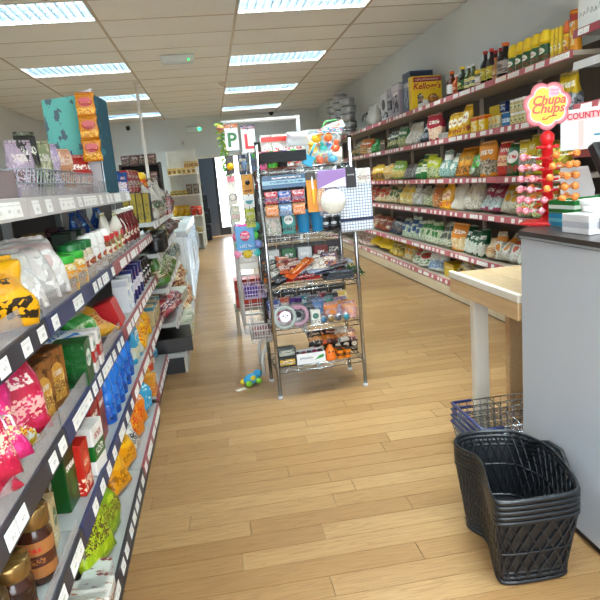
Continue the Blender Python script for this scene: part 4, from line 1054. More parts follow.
# bottom shelf
Lp(0, 84, 622, 'box', .10, .05, .12, p_('blot', '#e6e2da', '#b87a4c', '#6c4428'), 'white carton with brown picture', n=2, step=(14, -18))
Lp(0, 102, 596, 'box', .08, .05, .08, p_('blot', '#d8dcd8', '#8c3c34', '#e8e6e0'), 'small white and red carton', n=2, step=(6, -16))
Lp(0, 110, 566, 'pillow', .19, .25, .09, p_('blot', '#a7bd1c', '#c2d040', '#6c5434', k=1.5), 'large lime green snack bag with white corner', lean=-.45, rz=-.35)
Lp(0, 112, 540, 'pillow', .18, .24, .08, p_('blot', '#8fae1c', '#b8c83c', '#7c5c34', k=1.5), 'lime green snack bag behind the large one', lean=-.3, rz=-.3)
Lp(0, 131, 492, 'pillow', .15, .17, .08, p_('label', '#e8a810', '#f0c02c', '#b87c14'), 'glossy golden snack bag', lean=-.5, rz=-.3, n=2, step=(6, -24))
Lp(0, 140, 455, 'pillow', .14, .15, .08, p_('blot', '#e6e4e0', '#b8b0a8', '#3c3434'), 'white and black snack bag', lean=-.5, rz=-.3)
Lp(0, 143, 440, 'pillow', .15, .17, .08, p_('blot', '#e8901c', '#e8b42c', '#d8482c'), 'orange snack bag', lean=-.45, rz=-.3, n=2, step=(3, -13))
Lp(0, 150, 415, 'pillow', .18, .19, .1, p_('foil', '#2f9cc8', '#6cc4dc', '#c8ecf0', rough=.25), 'shiny sky blue bag', lean=-.5, rz=-.4)
q = random.Random(31)
REAR = [(3, ((30, 300), (52, 288), (66, 280), (84, 268), (98, 258)), .15, [('#3c4a3a', '#8c9a7c', '#d0c8b0', 'moss green'), ('#70402c', '#c8a078', '#e0d0b8', 'russet'), ('#2c3c6c', '#8c9cc8', '#e0e0e8', 'indigo'), ('#a8862c', '#d8c070', '#f0e8c8', 'mustard'), ('#5c2c34', '#b88c8c', '#e0d0c8', 'wine')]),
        (2, ((44, 404), (66, 380), (82, 362), (96, 344), (108, 330)), .15, [('#7c3c24', '#c88c5c', '#e8d0a8', 'chestnut'), ('#b8342c', '#e0a890', '#f0e0d0', 'tomato red'), ('#2c6c4c', '#9cc0a0', '#e8e8d8', 'sea green'), ('#c8a03c', '#e8d490', '#f4ecd0', 'straw yellow'), ('#4c4c84', '#a8a8d0', '#e4e4ec', 'slate violet')]),
        (1, ((78, 440), (90, 415), (102, 392), (112, 372)), .14, [('#8c2c24', '#c87c5c', '#e8c8a8', 'rust red'), ('#5c3c2c', '#a8845c', '#d8c4a0', 'cocoa'), ('#2c5c3c', '#7ca480', '#dce4d0', 'fir green'), ('#b88c2c', '#e0c478', '#f0e4c0', 'honey')])]
for sh, pts, hh, cols_ in REAR:
    for (px, py), (c, c2, c3, nm) in zip(pts, cols_):
        Lp(sh, px, py, 'box', .11, hh, .06, p_('blot', c, c2, c3), nm+' printed carton in the back row', xmin=-.76, xmax=-.70, rz=q.uniform(-.1, .1))
# loose goods in the open bay beyond
def loose(px, py, z, kind, w, h, d, m_, lab, rz=0, lean=0, cat=None, name=None):
    p = at(px, py, Z=z); p.x = min(p.x, -.50); return goods(kind, name or KN[kind], 1, w, h, d, m_, lab, 'left', cat or KN[kind].replace('_', ' '), [((p.x, p.y, z+.001), (lean, 0, PI/2+rz))])
loose(163, 392, .15, 'box', .12, .10, .16, p_('blot', '#e2a02c', '#e8c88c', '#c84c1c'), 'open orange carton past the end of the bottom shelf')
for k, (y, c, c2, c3, nm) in enumerate(((3.46, '#e2a02c', '#f0c85c', '#c84c1c', 'amber'), (3.60, '#d84c1c', '#ecb87c', '#f0e6d8', 'flame orange'), (3.74, '#e6dccb', '#c8a06c', '#b84c24', 'oatmeal'), (3.88, '#2f8cb8', '#8cc8dc', '#f0f0e8', 'pale blue'))):
    goods('pillow', 'snack_pack', 1, .15, .19, .08, p_('blot', c, c2, c3), nm+' crisp bag', 'low end shelf at left', 'snack pack', [((-.49, y, .152), (-.5, 0, PI/2-.25))])
# top shelf: wire tray with bags, display board, hanging snack packs
TZ = SL[4]+.001
t = thing('wire_tray', 'grey wire tray holding bags on the top left shelf', 'wire tray', (-.545, 1.56, TZ))
def wgrid(a, b_, c, d, n, m_, r):
    g = MB()
    for i in range(n+1):
        p = Vector(a).lerp(Vector(b_), i/n); q = Vector(d).lerp(Vector(c), i/n); g.bar(p, q, r, 5)
    for i in range(m_+1):
        p = Vector(a).lerp(Vector(d), i/m_); q = Vector(b_).lerp(Vector(c), i/m_); g.bar(p, q, r*1.3, 5)
    return g
WG = mat('#8f9499', .35, .7)
wgrid((.10, 0, .003), (.10, .84, .003), (.115, .84, .075), (.115, 0, .075), 26, 2, .0017).build('front_grid', WG, t)
wgrid((-.10, 0, .003), (-.10, .84, .003), (-.10, .84, .075), (-.10, 0, .075), 26, 2, .0017).build('rear_grid', WG, t)
for y in (0, .84): wgrid((-.10, y, .003), (.10, y, .003), (.115, y, .075), (-.10, y, .075), 10, 2, .0014).build('end_grid', WG, t)
wgrid((-.10, 0, .003), (-.10, .84, .003), (.10, .84, .003), (.10, 0, .003), 12, 6, .0014).build('floor_grid', WG, t)
def topb(px, X, kind, w, h, d, m_, desc, n=1, dpx=0, rz=0, lean=0, zoff=.006):
    sp = [((X, yof(px+dpx*i, X, 1.3), TZ+zoff), (lean*grnd.uniform(.7, 1.2), 0, PI/2+rz+grnd.uniform(-.1, .1))) for i in range(n)]
    return goods(kind, KN[kind], n, w, h, d, m_, desc, 'top left shelf', KN[kind].replace('_', ' '), sp)
topb(24, -.52, 'bag', .075, .15, .06, p_('blot', '#a898a6', '#c8b8c4', '#6c4c3c'), 'lilac and brown bag in the wire tray', rz=-.9)
topb(33, -.50, 'bag', .065, .17, .05, p_('blot', '#262422', '#5c5a52', '#8c9c7c'), 'black bag with pale edge in the wire tray', rz=-.9, lean=-.1)
topb(42, -.52, 'bag', .08, .16, .06, p_('blot', '#8c9470', '#c8c4ac', '#4c4434'), 'grey-green bag in the wire tray', rz=-.8)
topb(51, -.52, 'bag', .08, .16, .06, p_('blot', '#b4a4c0', '#d8ccdc', '#5c4060'), 'pale violet bag in the wire tray', rz=-.8)
topb(62, -.52, 'bag', .12, .15, .06, p_('blot', '#c89878', '#dcc4b0', '#9c6448'), 'peach bag in the wire tray', rz=-.7, lean=-.1)
topb(70, -.56, 'bag', .13, .17, .06, p_('label', '#1d4f94', '#e2e6ec', '#2c6cb4'), 'royal blue bag in the wire tray', rz=-.5, n=2, dpx=7)
topb(79, -.51, 'bag', .12, .15, .06, p_('window', '#b82c24', '#e4e0d8', '#c86c3c'), 'red bag with white corner in the wire tray', rz=-.6, n=2, dpx=6)
topb(92, -.50, 'bag', .10, .13, .05, p_('contents', '#8c948c', '#c4ccc8', '#6c7c74'), 'clear grey bag at the end of the wire tray', rz=-.6)
topb(104, -.50, 'box', .12, .11, .02, p_('blot', '#1f5c9c', '#2c78b8', '#d86c2c'), 'blue hanging card', n=3, dpx=8, rz=-.5, zoff=0)
topb(127, -.50, 'box', .07, .13, .05, p_('blot', '#a83034', '#e2dcd4', '#3c3c44'), 'red and white upright packet', n=3, dpx=3.4, rz=-.4, zoff=0)
t = thing('plastic_bin', 'smoky brown plastic bin at the near end of the top left shelf', 'bin', (-.53, 1.27, TZ))
BRN = clear('#8c7a78', .72, .3)
MB().box(-.09, .09, -.22, .22, 0, .004).build('bin_floor', BRN, t)
for (a, b_, c, d) in ((.086, .09, -.22, .22), (-.09, -.086, -.22, .22), (-.086, .086, -.22, -.216), (-.086, .086, .216, .22)): MB().box(a, b_, c, d, .004, .065).build('bin_side', BRN, t)
t = thing('spray_bottle', 'white and yellow bottle with brown cap in the smoky bin', 'bottle', (-.53, 1.455, TZ+.0055))
MB().lathe([(.036, 0), (.038, .01), (.038, .12), (.03, .15), (.018, .165)], 18).build('body', p_('stripe', '#e8e4d8', '#e2c81c', '#6c6c3c'), t)
MB().lathe([(.02, .16), (.022, .165), (.022, .2), (.014, .21), (0, .21)], 14).build('cap', mat('#5c2c1c', .4), t)
t = tag(MB().bbox(-.03, .03, -.02, .02, 0, .15, .003).build('box', p_('plain', '#1c5c34', '#2c7a48')), 'dark green slim box beside the white and yellow bottle', 'box'); t.location = (-.60, 1.46, TZ+.0055)
# display board
def teal(a, b_, name):
    t = NT(name); o = t.coord('Object'); n = t.noise(t.mapping(o, (1, 1, .6)), 26, 3, .6); k = t.noise(o, 5, 2)
    return t.done(t.mix(t.math('GREATER_THAN', t.math('ADD', n, t.math('MULTIPLY', k, .35)), .74), a, b_), .5)
t = thing('display_board', 'folded teal and white cardboard display standing on the top left shelf', 'display board', (-.46, 2.62, TZ))
def panel(name, a, b_, h0, h1, m_):
    d = Vector((b_[0]-a[0], b_[1]-a[1], 0)); nrm = Vector((-d.y, d.x, 0)).normalized()*.005
    A, B = Vector((a[0], a[1], 0)), Vector((b_[0], b_[1], 0))
    up0, up1 = Vector((0, 0, h0)), Vector((0, 0, h1))
    MB().add([A, B, B+up1, A+up0, A+nrm, B+nrm, B+up1+nrm, A+up0+nrm], [(0,1,2,3), (4,5,6,7), (0,1,5,4), (1,2,6,5), (2,3,7,6), (3,0,4,7)]).build(name, m_, t)
panel('teal_panel', (-.165, .00), (-.035, .03), .385, .40, teal('#2f8f86', '#123f4c', 'teal_spots'))
panel('white_panel', (-.035, .03), (.035, -.02), .405, .415, mat('#c9cbd0', .5))
panel('dark_teal_panel', (.035, -.02), (.075, .07), .395, .375, teal('#173f4c', '#2c6a78', 'dark_teal_swirl'))
SN = p_('label', '#c98a14', '#b02c28', '#e8c050', rough=.25)
for k, nm in enumerate(('lower', 'middle', 'upper')):
    me = bag_mesh(.074, .086, .02, SN, 40+k, True)
    o = spawn('noodle_pack', me+[('red_badge', MB().prism([(.024*math.cos(2*PI*i/16), .058+.011*math.sin(2*PI*i/16)) for i in range(16)], -.0145, -.0118).mesh('red_badge', mat('#a82426', .4)))], '%s golden noodle pack of three hanging before the teal display' % nm, 'snack pack', (-.447, 2.555, TZ+.13+k*.0875), (-.03, 0, .15))
    o['group'] = 'golden noodle packs on a hanging strip'
# farther end of the top left shelf
t = thing('shelf_sign', 'red card sign with white round badge on the top left shelf', 'sign', (-.53, 3.0, TZ), (0, 0, .5))
MB().prism([(-.09, 0), (.09, 0), (.09, .13), (-.09, .17)], -.004, 0).build('card', mat('#b3202c', .45), t)
MB().lathe([(.035, 0), (.035, .0015), (0, .0016)], 20, M=T(-.01, -.0042, .095) @ RX(PI/2)).build('badge', mat('#e6dedc', .45), t)
MB().box(-.05, .05, -.03, -.004, 0, .004).build('foot', mat('#b3202c', .45), t)
topb(134, -.50, 'bottle', .06, .14, .06, (mat('#d0602c', .25), YC, p_('label', '#1c7a48', '#e8c82c', '#c84020')), 'green and yellow labelled bottle', n=2, dpx=2.4, zoff=0)
topb(141, -.48, 'squeeze', .07, .13, .06, (mat('#e2681c', .3), YC, p_('label', '#e8741c', '#f0c83c', '#c8301c')), 'orange bottle with yellow cap', n=2, dpx=1.6, zoff=0)

# far left bays
FSH = ['lowest', 'fourth', 'third', 'second', 'top']
def LB(k, shelf, y0, y1, n, kind, h, d, m_, desc, lean=0, back=-.05, wf=.98):
    if kind == 'bag': h *= 1.3; d *= 1.2
    X = -.29-.015-SETB[shelf]; w = (y1-y0)/n*wf
    sp = [((X-back-d/2, y0+(i+.5)*(y1-y0)/n, SB[shelf]+.001), (lean*grnd.uniform(.6, 1.3), 0, PI/2+grnd.uniform(-.12, .12))) for i in range(n)]
    return goods(kind, KN[kind], n, w, h, d, m_, desc, FSH[shelf]+' far left shelf', KN[kind].replace('_', ' '), sp)
OLV = box_mesh(.036, .19, .15, p_('label', '#b3a02a', '#a8962a', '#6c6420'))
for i in range(4):
    t = spawn('olive_carton', OLV+[('black_edge', MB().box(.0185, .021, -.0745, .0745, .002, .188).mesh('black_edge', KC))], '%s slim olive yellow carton from the left at end of far shelves' % ORD[i], 'box', (-.555+.043*i, 4.17, SB[4]+.001), group='slim olive yellow cartons')
LB(0, 4, 4.30, 5.0, 5, 'bag', .2, .1, p_('blot', '#d8d4cc', '#8c5c5c', '#5c8c6c'), 'white mixed print bag', lean=-.1)
LB(1, 4, 5.08, 5.5, 2, 'box', .13, .14, p_('blot', '#a82c34', '#e6e0dc', '#2c3c6c'), 'red and white carton')
LB(1, 4, 5.52, 6.0, 3, 'bag', .15, .1, p_('blot', '#5c4c44', '#b8a894', '#8c2c2c'), 'brown bag', lean=-.1)
LB(0, 3, 4.1, 4.5, 3, 'jar', .13, .11, (KC, KC, p_('plain', '#1f1d1c', '#4c4844')), 'black tin')
LB(0, 3, 4.52, 5.0, 3, 'bag', .14, .12, p_('blot', '#8c7c3c', '#c8b86c', '#3c342c'), 'mustard bag', lean=-.3)
LB(1, 3, 5.08, 6.0, 5, 'bag', .15, .14, p_('blot', '#6c4c4c', '#b89c94', '#2c2424'), 'brown and pink bag', lean=-.3)
LB(0, 2, 4.1, 5.0, 5, 'bag', .14, .12, p_('blot', '#5c8c3c', '#d8d4bc', '#8c6c3c'), 'green and cream bag', lean=-.3)
LB(1, 2, 5.08, 6.0, 5, 'bag', .15, .14, p_('blot', '#c8c0b0', '#7c5c4c', '#3c6c6c'), 'beige bag', lean=-.4)
LB(0, 1, 4.1, 4.6, 3, 'bag', .13, .14, p_('blot', '#b84c5c', '#d8ccbc', '#6c2c5c'), 'pink and purple bag', lean=-.5)
LB(0, 1, 4.62, 5.0, 1, 'box', .10, .2, p_('stripe', '#d8d6cc', '#a8a498', '#5c5c5c'), 'plain pale carton')
LB(1, 1, 5.08, 6.0, 5, 'bag', .14, .15, p_('blot', '#d8c8ac', '#c8982c', '#8c2c34'), 'cream and yellow bag', lean=-.5)
LB(0, 0, 4.1, 4.5, 1, 'box', .10, .3, p_('plain', '#161616', '#2a2a2a'), 'large black carton')
LB(0, 0, 4.52, 5.0, 2, 'box', .12, .25, p_('blot', '#d8d4c4', '#8c9c7c', '#c8b46c'), 'pale printed carton')
LB(1, 0, 5.08, 6.0, 5, 'bag', .13, .16, p_('blot', '#e0d8c4', '#c8a42c', '#b83c2c'), 'cream bag with yellow and red print', lean=-.5)
# ------------------------------------------------------------------ chrome wire rack in the aisle
RA = .06
RK = T(.268, 3.32, 0) @ RZ(RA)
RW, RD = .52, .33
RZS = (.18, .41, .655, .943, 1.31)
rk = thing('wire_rack', 'chrome wire shelf rack with five tiers standing in the aisle', 'rack', (.268, 3.32, 0), (0, 0, RA))
for x in (0, RW):
    for y in (0, RD):
        g = MB().tube([(x, y, .012), (x, y, 1.45)], .011, 10)
        po = g.build('post', CHROME, rk)
        MB().lathe([(.016, 0), (.016, .012), (.010, .016)], 10, c=(x, y, 0)).build('foot', mat('#bfc0c2', .4), po)
        MB().lathe([(.0125, 1.45), (.0125, 1.458), (0, 1.461)], 10, c=(x, y, 0)).build('post_cap', BLACK, po)
for z in RZS:
    s = MB()
    for dz in (0, -.028):
        s.tube([(0, 0, z+dz), (RW, 0, z+dz), (RW, RD, z+dz), (0, RD, z+dz)], .0028, 6, closed=True)
    sh = s.build('shelf_frame', CHROME, rk)
    tr = MB()
    n = 14
    for (a, b_) in (((0, 0), (RW, 0)), ((RW, RD), (0, RD))):
        tr.tube([(a[0]+(b_[0]-a[0])*i/n, a[1], z-(.028 if i % 2 else 0)) for i in range(n+1)], .0018, 5)
    for x in (0, RW): tr.tube([(x, RD*i/10, z-(.028 if i % 2 else 0)) for i in range(11)], .0018, 5)
    tr.build('truss_wire', CHROME, sh)
    dk = MB()
    for i in range(1, 26): dk.bar((RW*i/26, 0, z-.001), (RW*i/26, RD, z-.001), .0011, 4)
    for y in (RD*.33, RD*.66): dk.bar((0, y, z-.004), (RW, y, z-.004), .0028, 5)
    d_ = dk.build('deck_wires', CHROME, sh); d_['kind'] = 'stuff'
def rl(x, y, z): return RK @ Vector((x, y, z))
def rspawn(name, parts, label, cat, x, y, z, rot=(0, 0, 0), group=None):
    return spawn(name, parts, label, cat, rl(x, y, z), (rot[0], rot[1], rot[2]+RA), group)
def shelf_z(i): return RZS[i]+.0045
# top tier -------------------------------------------------------
z = shelf_z(4)
t = rspawn('display_carton', [('tray', MB().box(-.12, .12, -.06, .06, 0, .003).box(-.12, .12, -.06, -.057, .003, .055).box(-.12, .12, .057, .06, .003, .055).box(-.117, .117, -.057, .057, .034, .036).box(-.12, -.117, -.057, .057, .003, .055).box(.117, .12, -.057, .057, .003, .055).mesh('tray', mat('#121316', .75))),
    ('lettering', squiggle(.19, .022, mat('#e0562c', .5), 12, .0028)), ], 'black display tray with orange lettering on the top tier of the wire rack', 'display box', .14, .07, z)
t.children[1].location = (0, -.0615, .03)
ob('lettering', squiggle(.14, .013, mat('#c9ccd4', .5), 13), t, loc=(0, -.0612, .048))
def toy_truck(c):
    b = MB().bbox(-.032, .032, -.018, .018, .022, .042, .006).bbox(-.016, .018, -.015, .015, .042, .058, .006)
    p = [('body', b.mesh('body', mat(c, .3)))]
    for x in (-.024, .024):
        for y in (-.02, .02): p.append(('wheel', MB().lathe([(.017, -.007), (.019, -.004), (.019, .004), (.017, .007)], 14, M=T(x, y, .019) @ RX(PI/2)).mesh('wheel', mat('#1c1c1f', .6))))
    return p
for i, (c, nm) in enumerate((('#b02438', 'dark red'), ('#d83c34', 'scarlet'), ('#6c3c8c', 'purple'), ('#3c9c34', 'green'))):
    rspawn('toy_truck', toy_truck(c), '%s big-wheeled toy truck in the black tray on the wire rack' % nm, 'toy truck', .065+.05*i, .07, z+.0375, (0, 0, PI/2+.15*(i-1)), 'toy trucks in the black tray')
for i, (c, nm) in enumerate((('#e04890', 'pink'), ('#58b83c', 'lime'), ('#28262c', 'black'))):
    rspawn('toy_box', box_mesh(.05, .10, .04, p_('box', c, '#1f1c24', '#e8d8c8')), '%s and black toy box behind the display tray on wire rack' % nm, 'box', .05+.06*i, .2, z, (0, 0, .1*i))
WT = p_('label', '#ecebe6', '#ffffff', '#d2362c')
for i in range(4):
    rspawn('white_pack', bag_mesh(.075, .185, .035, WT, 60+i)+[('red_header', MB().box(-.032, .032, -.018, -.010, .155, .182).mesh('red_header', mat('#cc3028', .4)))], '%s white pack with red header from the left on rack top tier' % ORD[i], 'pack', .10+.062*i, .265, z+.0, (0, 0, .05*i), 'white packs on the wire rack')
# bag of beach toys
t = rspawn('toy_net', [('net_bag', bag_mesh(.24, .20, .18, clear('#f0f2ee', .16, .1), 9)[0][1])], 'clear bag of bright bath toys on the top tier of the wire rack', 'toy bag', .39, .14, z)
tp = thing('toy_net', t['label'], 'toy bag', t.location, t.rotation_euler); bpy.data.objects.remove(t); LABELS[tp['label']].pop()
ob('net_bag', bag_mesh(.24, .20, .18, clear('#f0f2ee', .16, .1), 9)[0][1], tp)
def duck(c, bk):
    b = MB().ball((0, 0, .022), .024, 12, 8, (1.25, 1, .9)).ball((.016, 0, .05), .016, 12, 8)
    b.cur = 1; b.ball((.034, 0, .048), .007, 8, 6, (1.4, 1, .6))
    return b.mesh('toy_duck', [mat(c, .3), mat(bk, .3)])
q = random.Random(8)
cols = ['#e8b81c', '#e8601c', '#2c9cc8', '#e8c83c', '#58b83c', '#e2782c', '#e8b81c', '#34a8a0', '#e85c2c', '#e6c428', '#d8482c', '#3c8cd0', '#e8b020', '#e86c24']
dk_ = {c: duck(c, '#e06a1c') for c in set(cols)}
for i, c in enumerate(cols):
    lay = i//6; k = i % 6
    ob('toy_duck', dk_[c], tp, loc=(-.085+.058*(k % 3)+.02*lay+q.uniform(-.01, .01)+.015, -.06+.06*(k//3), .004+.058*lay), rot=(q.uniform(-.4, .4), q.uniform(-.4, .4), q.uniform(0, 6)))
MB().prism([(-.11, .15), (.02, .21), (.11, .235), (.125, .2), (.10, .16), (0, .17)], -.1, -.094).build('label_card', p_('blot', '#e8e6de', '#e8742c', '#3c9cb8'), tp)
MB().tube([(.0, -.03, .19), (.03, -.03, .235), (.09, -.03, .24), (.12, -.03, .205)], .005, 6).build('tie', mat('#58b060', .4), tp)
t = rspawn('toy_spade', [('blade', MB().bbox(-.03, .03, -.004, .004, 0, .06, .003).mesh('blade', mat('#1f8cb0', .3))), ('handle', MB().bar((0, 0, .055), (0, 0, .13), .006, 8).mesh('handle', mat('#1f8cb0', .3)))], 'blue toy spade leaning between tray and toy bag on the rack', 'toy spade', .265, -.005, z, (-.1, .5, 0))
t = rspawn('wrapped_pillow', bag_mesh(.13, .075, .05, clear('#dcdfe4', .8, .2), 31, True), 'translucent white pouch on top of the wire rack goods', 'pouch', .25, .10, z+.112, (0, 0, .1))
t = rspawn('cream_bag', bag_mesh(.10, .10, .05, p_('plain', '#e2dccb', '#c8bfae'), 32, True), 'cream crumpled bag at the right end of rack top tier', 'bag', .475, .2, z, (0, .2, .2))
# goods hanging on the front of the top tier ----------------------
zf = RZS[4]
def hang(name, parts, label, cat, x, ztop, y=-.02, rot=(0, 0, 0), group=None):
    return rspawn(name, parts, label, cat, x, y, ztop, rot, group)
t = hang('header_card', [('card', MB().bbox(0, .27, -.002, .002, -.07, 0, .0008).mesh('card', p_('stripe', '#2a6f98', '#9cc4d4', '#e8e8e4'))), ('hook', MB().tube([(.04, .018, .02), (.04, 0, .02), (.04, -.003, -.01)], .0018, 5).mesh('hook', CHROME))], 'blue header card hanging from the wire rack front', 'card', .01, zf-.035)
HP = [('#2c6cb0', '#e6e6ea', '#b83c4c'), ('#c83c44', '#f0e4e0', '#2c6cb0'), ('#d88c34', '#f0e4c8', '#c0402c'), ('#88a8c8', '#f0f0f0', '#2c5c8c')]
pos = [(.05, 0, 1), (.125, 0, 0), (.20, 0, 1), (.05, 1, 2), (.125, 1, 3), (.20, 1, 2)]
for x, r, c in pos:
    nm = {0: 'blue', 1: 'red', 2: 'orange', 3: 'pale blue'}[c]
    hang('sweet_pack', bag_mesh(.074, .062, .02, p_('blot', *HP[c], k=1.6), 70+c, True), '%s sweet packet, %s in the %s row under blue header card' % (nm, {.05: 'left', .125: 'middle', .20: 'right'}[x], ('upper', 'lower')[r]), 'snack pack', x, zf-.185-.07*r, -.026, group='sweet packets under the header card')
t = hang('cutlery_card', [('card', MB().bbox(-.05, .05, -.002, .002, -.215, 0, .0008).mesh('card', mat('#d98d22', .5))),
    ('knife', MB().bbox(-.022, -.010, -.009, -.003, -.17, -.09, .002).mesh('knife', mat('#e8b414', .35)), [('blade', MB().prism([(-.020, -.09), (-.012, -.09), (-.012, -.035), (-.016, -.02), (-.020, -.035)], -.007, -.005).mesh('blade', STEEL))]),
    ('fork', MB().bbox(.010, .022, -.009, -.003, -.17, -.09, .002).mesh('fork', mat('#e8b414', .35)), [('tines', MB().box(.011, .021, -.007, -.005, -.09, -.06).box(.011, .0125, -.007, -.005, -.06, -.03).box(.0152, .0168, -.007, -.005, -.06, -.03).box(.0195, .021, -.007, -.005, -.06, -.03).mesh('tines', STEEL))]),
    ('header', MB().bbox(-.05, .05, -.0035, -.0021, -.04, 0, .0005).mesh('header', mat('#3a322c', .5)))], 'orange card with two yellow-handled utensils hanging on the wire rack', 'utensil card', .30, zf-.035, -.03)
t = hang('cotton_ball_bag', [('bag', bag_mesh(.17, .24, .03, clear('#e8e6ee', .18, .1), 44)[0][1]), ('header', MB().bbox(-.08, .08, -.021, -.017, .15, .245, .001).mesh('header', mat('#8e6aa8', .4)), [('white_swoosh', MB().prism([(-.07, .152), (.075, .152), (.075, .20), (.02, .185), (-.05, .16)], -.0225, -.0212).mesh('white_swoosh', mat('#e8e4ee', .4)))]),
    ('cotton_ball', MB().ball((0, -.012, .075), .068, 22, 14, (1.05, .6, 1)).mesh('cotton_ball', mat('#e6e4d8', .8, 0, .12, 60)))], 'purple-headed bag with a ball of white yarn on the wire rack', 'yarn bag', .385, zf-.275, -.055)
# checked tea towel
def check():
    t = NT('checked_cloth'); o = t.coord('Object'); x, y, z = t.sep(o)
    fx = t.math('FRACT', t.math('MULTIPLY', x, 62.0)); fz = t.math('FRACT', t.math('MULTIPLY', z, 62.0))
    l = t.math('MAXIMUM', t.math('LESS_THAN', fx, .28), t.math('LESS_THAN', fz, .28))
    bd = t.math('MULTIPLY', t.math('GREATER_THAN', z, -.285), t.math('LESS_THAN', z, -.268))
    c = t.mix(l, '#e4e6ea', '#7f93ac'); c = t.mix(bd, c, '#1c2c50'); return t.done(c, .85)
t = hang('tea_towel', [('cloth', MB().bbox(-.095, .095, -.014, .0, -.345, 0, .005).mesh('cloth', check())), ('fold', MB().bbox(-.085, .09, -.024, -.0145, -.34, -.004, .004).mesh('fold', check())),
    ('label_card', MB().bbox(-.055, .005, -.029, -.0245, -.10, .012, .001).mesh('label_card', mat('#1b1a1f', .5))), ('ribbon', MB().box(-.0955, .0955, -.0256, -.0244, -.285, -.277).mesh('ribbon', mat('#16213f', .6)))], 'folded blue checked tea towel with black label hanging on the rack', 'tea towel', .525, zf-.035, -.022, (0, 0, 0))
ob('lettering', squiggle(.04, .01, mat('#d8d8d8', .5), 5), t, loc=(-.025, -.0297, -.03))
ob('flower_print', MB().bbox(.015, .085, -.0265, -.0245, -.08, .0, .0006).mesh('flower_print', p_('blot', '#e2e2dc', '#b8b4ac', '#b89490')), t)
# fourth tier (z .943)
z = shelf_z(3)
rspawn('clear_pouch', bag_mesh(.09, .13, .04, p_('contents', '#c8bcb4', '#d8d0c8', '#8c9c8c'), 80), 'clear pouch on the fourth tier of the wire rack', 'pouch', .06, .05, z)
rspawn('teal_box', box_mesh(.075, .135, .04, p_('label', '#2f9c98', '#e2e8e4', '#2c3c44')), 'teal and white box on the fourth tier of the wire rack', 'box', .15, .05, z, (0, 0, -.2))
for i in range(2):
    rspawn('plastic_cup', [('cup', MB().lathe([(.03, 0), (.031, .002), (.040, .12), (.042, .122), (.038, .12), (.029, .006), (0, .006)], 20).mesh('cup', mat('#2484b8', .3))), ('rim', MB().lathe([(.042, .118), (.044, .122), (.042, .126)], 20, caps=False).mesh('rim', mat('#2f94c8', .3)))], 'blue plastic cup, %s of two on the fourth rack tier' % ('left', 'right')[i], 'cup', .235+.10*i-.02*i, .055, z, group='blue plastic cups')
for i in range(3):
    rspawn('dark_jar', jar(.055, .085, 0, (KC, mat('#b8b8bc', .3, .6), p_('label', '#1f2430', '#d8d8dc', '#8c8c94'))), '%s dark jar with silver lid from the left on rack' % ORD[i], 'jar', .37+.05*i, .10, z, group='dark jars on the rack')
rspawn('blue_box', box_mesh(.10, .13, .05, p_('plain', '#1c3474', '#2c4c9c')), 'dark blue box behind the dark jars on the rack', 'box', .43, .2, z)
for i, (c, nm) in enumerate((('#e0dcd4', 'white'), ('#c86c3c', 'rust'), ('#8c4c4c', 'maroon'))):
    rspawn('back_box', box_mesh(.10, .15, .05, p_('blot', c, '#8c8c8c', '#c8c0b0')), '%s box at the back of the fourth rack tier' % nm, 'box', .08+.12*i, .25, z)
# third tier (z .655): heap of long packs
z = shelf_z(2)
for i, (c, c2, nm) in enumerate((('#cfd4d0', '#8ca8a0', 'grey-white'), ('#1d7a44', '#2f9c5c', 'green'), ('#d4d8d8', '#a8b4b8', 'pale grey'), ('#8c2c2c', '#c8c0b8', 'dark red'))):
    rspawn('long_box', box_mesh(.085, .18, .04, p_('stripe', c, c2, '#f0f0ec')), '%s upright box at the back of the third rack tier' % nm, 'box', .07+.10*i, .27, z)
LP_ = [('#1d1c20', '#5c5c66', 'black'), ('#c8601c', '#e8a04c', 'orange'), ('#7c1f1f', '#c8402c', 'dark red'), ('#26345c', '#c8ccd8', 'navy'), ('#8c9096', '#5c1c24', 'grey and red'), ('#b8262c', '#2a2420', 'red'), ('#2a2a30', '#8c94a0', 'charcoal'), ('#3c3c44', '#9ca4b0', 'slate')]
hp = [(.10, .05, .0, .35, .25), (.19, .06, .055, .5, .45), (.12, .14, .03, .1, .3), (.30, .06, .02, .2, .1), (.41, .07, .05, .05, .15), (.20, .03, .0, 0, 0), (.42, .05, .0, -.1, .0), (.40, .14, .03, .1, .05)]
for i, ((c, c2, nm), (x, y, dz, rz, ry)) in enumerate(zip(LP_, hp)):
    rspawn('blister_pack', [('card', MB().bbox(-.10, .10, -.035, .035, 0, .003, .001).mesh('card', p_('blot', c, c2, '#e0d8d0'))), ('blister', MB().bbox(-.07, .075, -.022, .022, .0032, .022, .008).mesh('blister', p_('foil', c2, c, '#d8d8dc', rough=.2)))], '%s long blister pack in the heap on third rack tier' % nm, 'blister pack', x, y, z+.03+dz, (.25, -ry, rz))
for i in range(5):
    rspawn('flat_pack', [('card', MB().bbox(-.085, .085, -.05, .05, 0, .008, .002).mesh('card', p_('plain', '#5c646c', '#a4acb4')))], '%s flat slate grey pack from the bottom of the rack pile' % ORD[i], 'pack', .415+.004*i, .07, z+.009*i, (0, 0, .05*i), 'slate grey packs piled on the rack')
q = random.Random(77)
HC = [('#1f1d20', '#77706c', 'black'), ('#c8641c', '#2a2020', 'orange and black'), ('#8c2420', '#d8c8b8', 'dark red'), ('#3c4450', '#c8ccd4', 'blue-grey'), ('#d8d0c4', '#8c3c2c', 'cream'), ('#5c2c5c', '#c88c3c', 'purple'), ('#2c2c30', '#b83c2c', 'charcoal and red')]
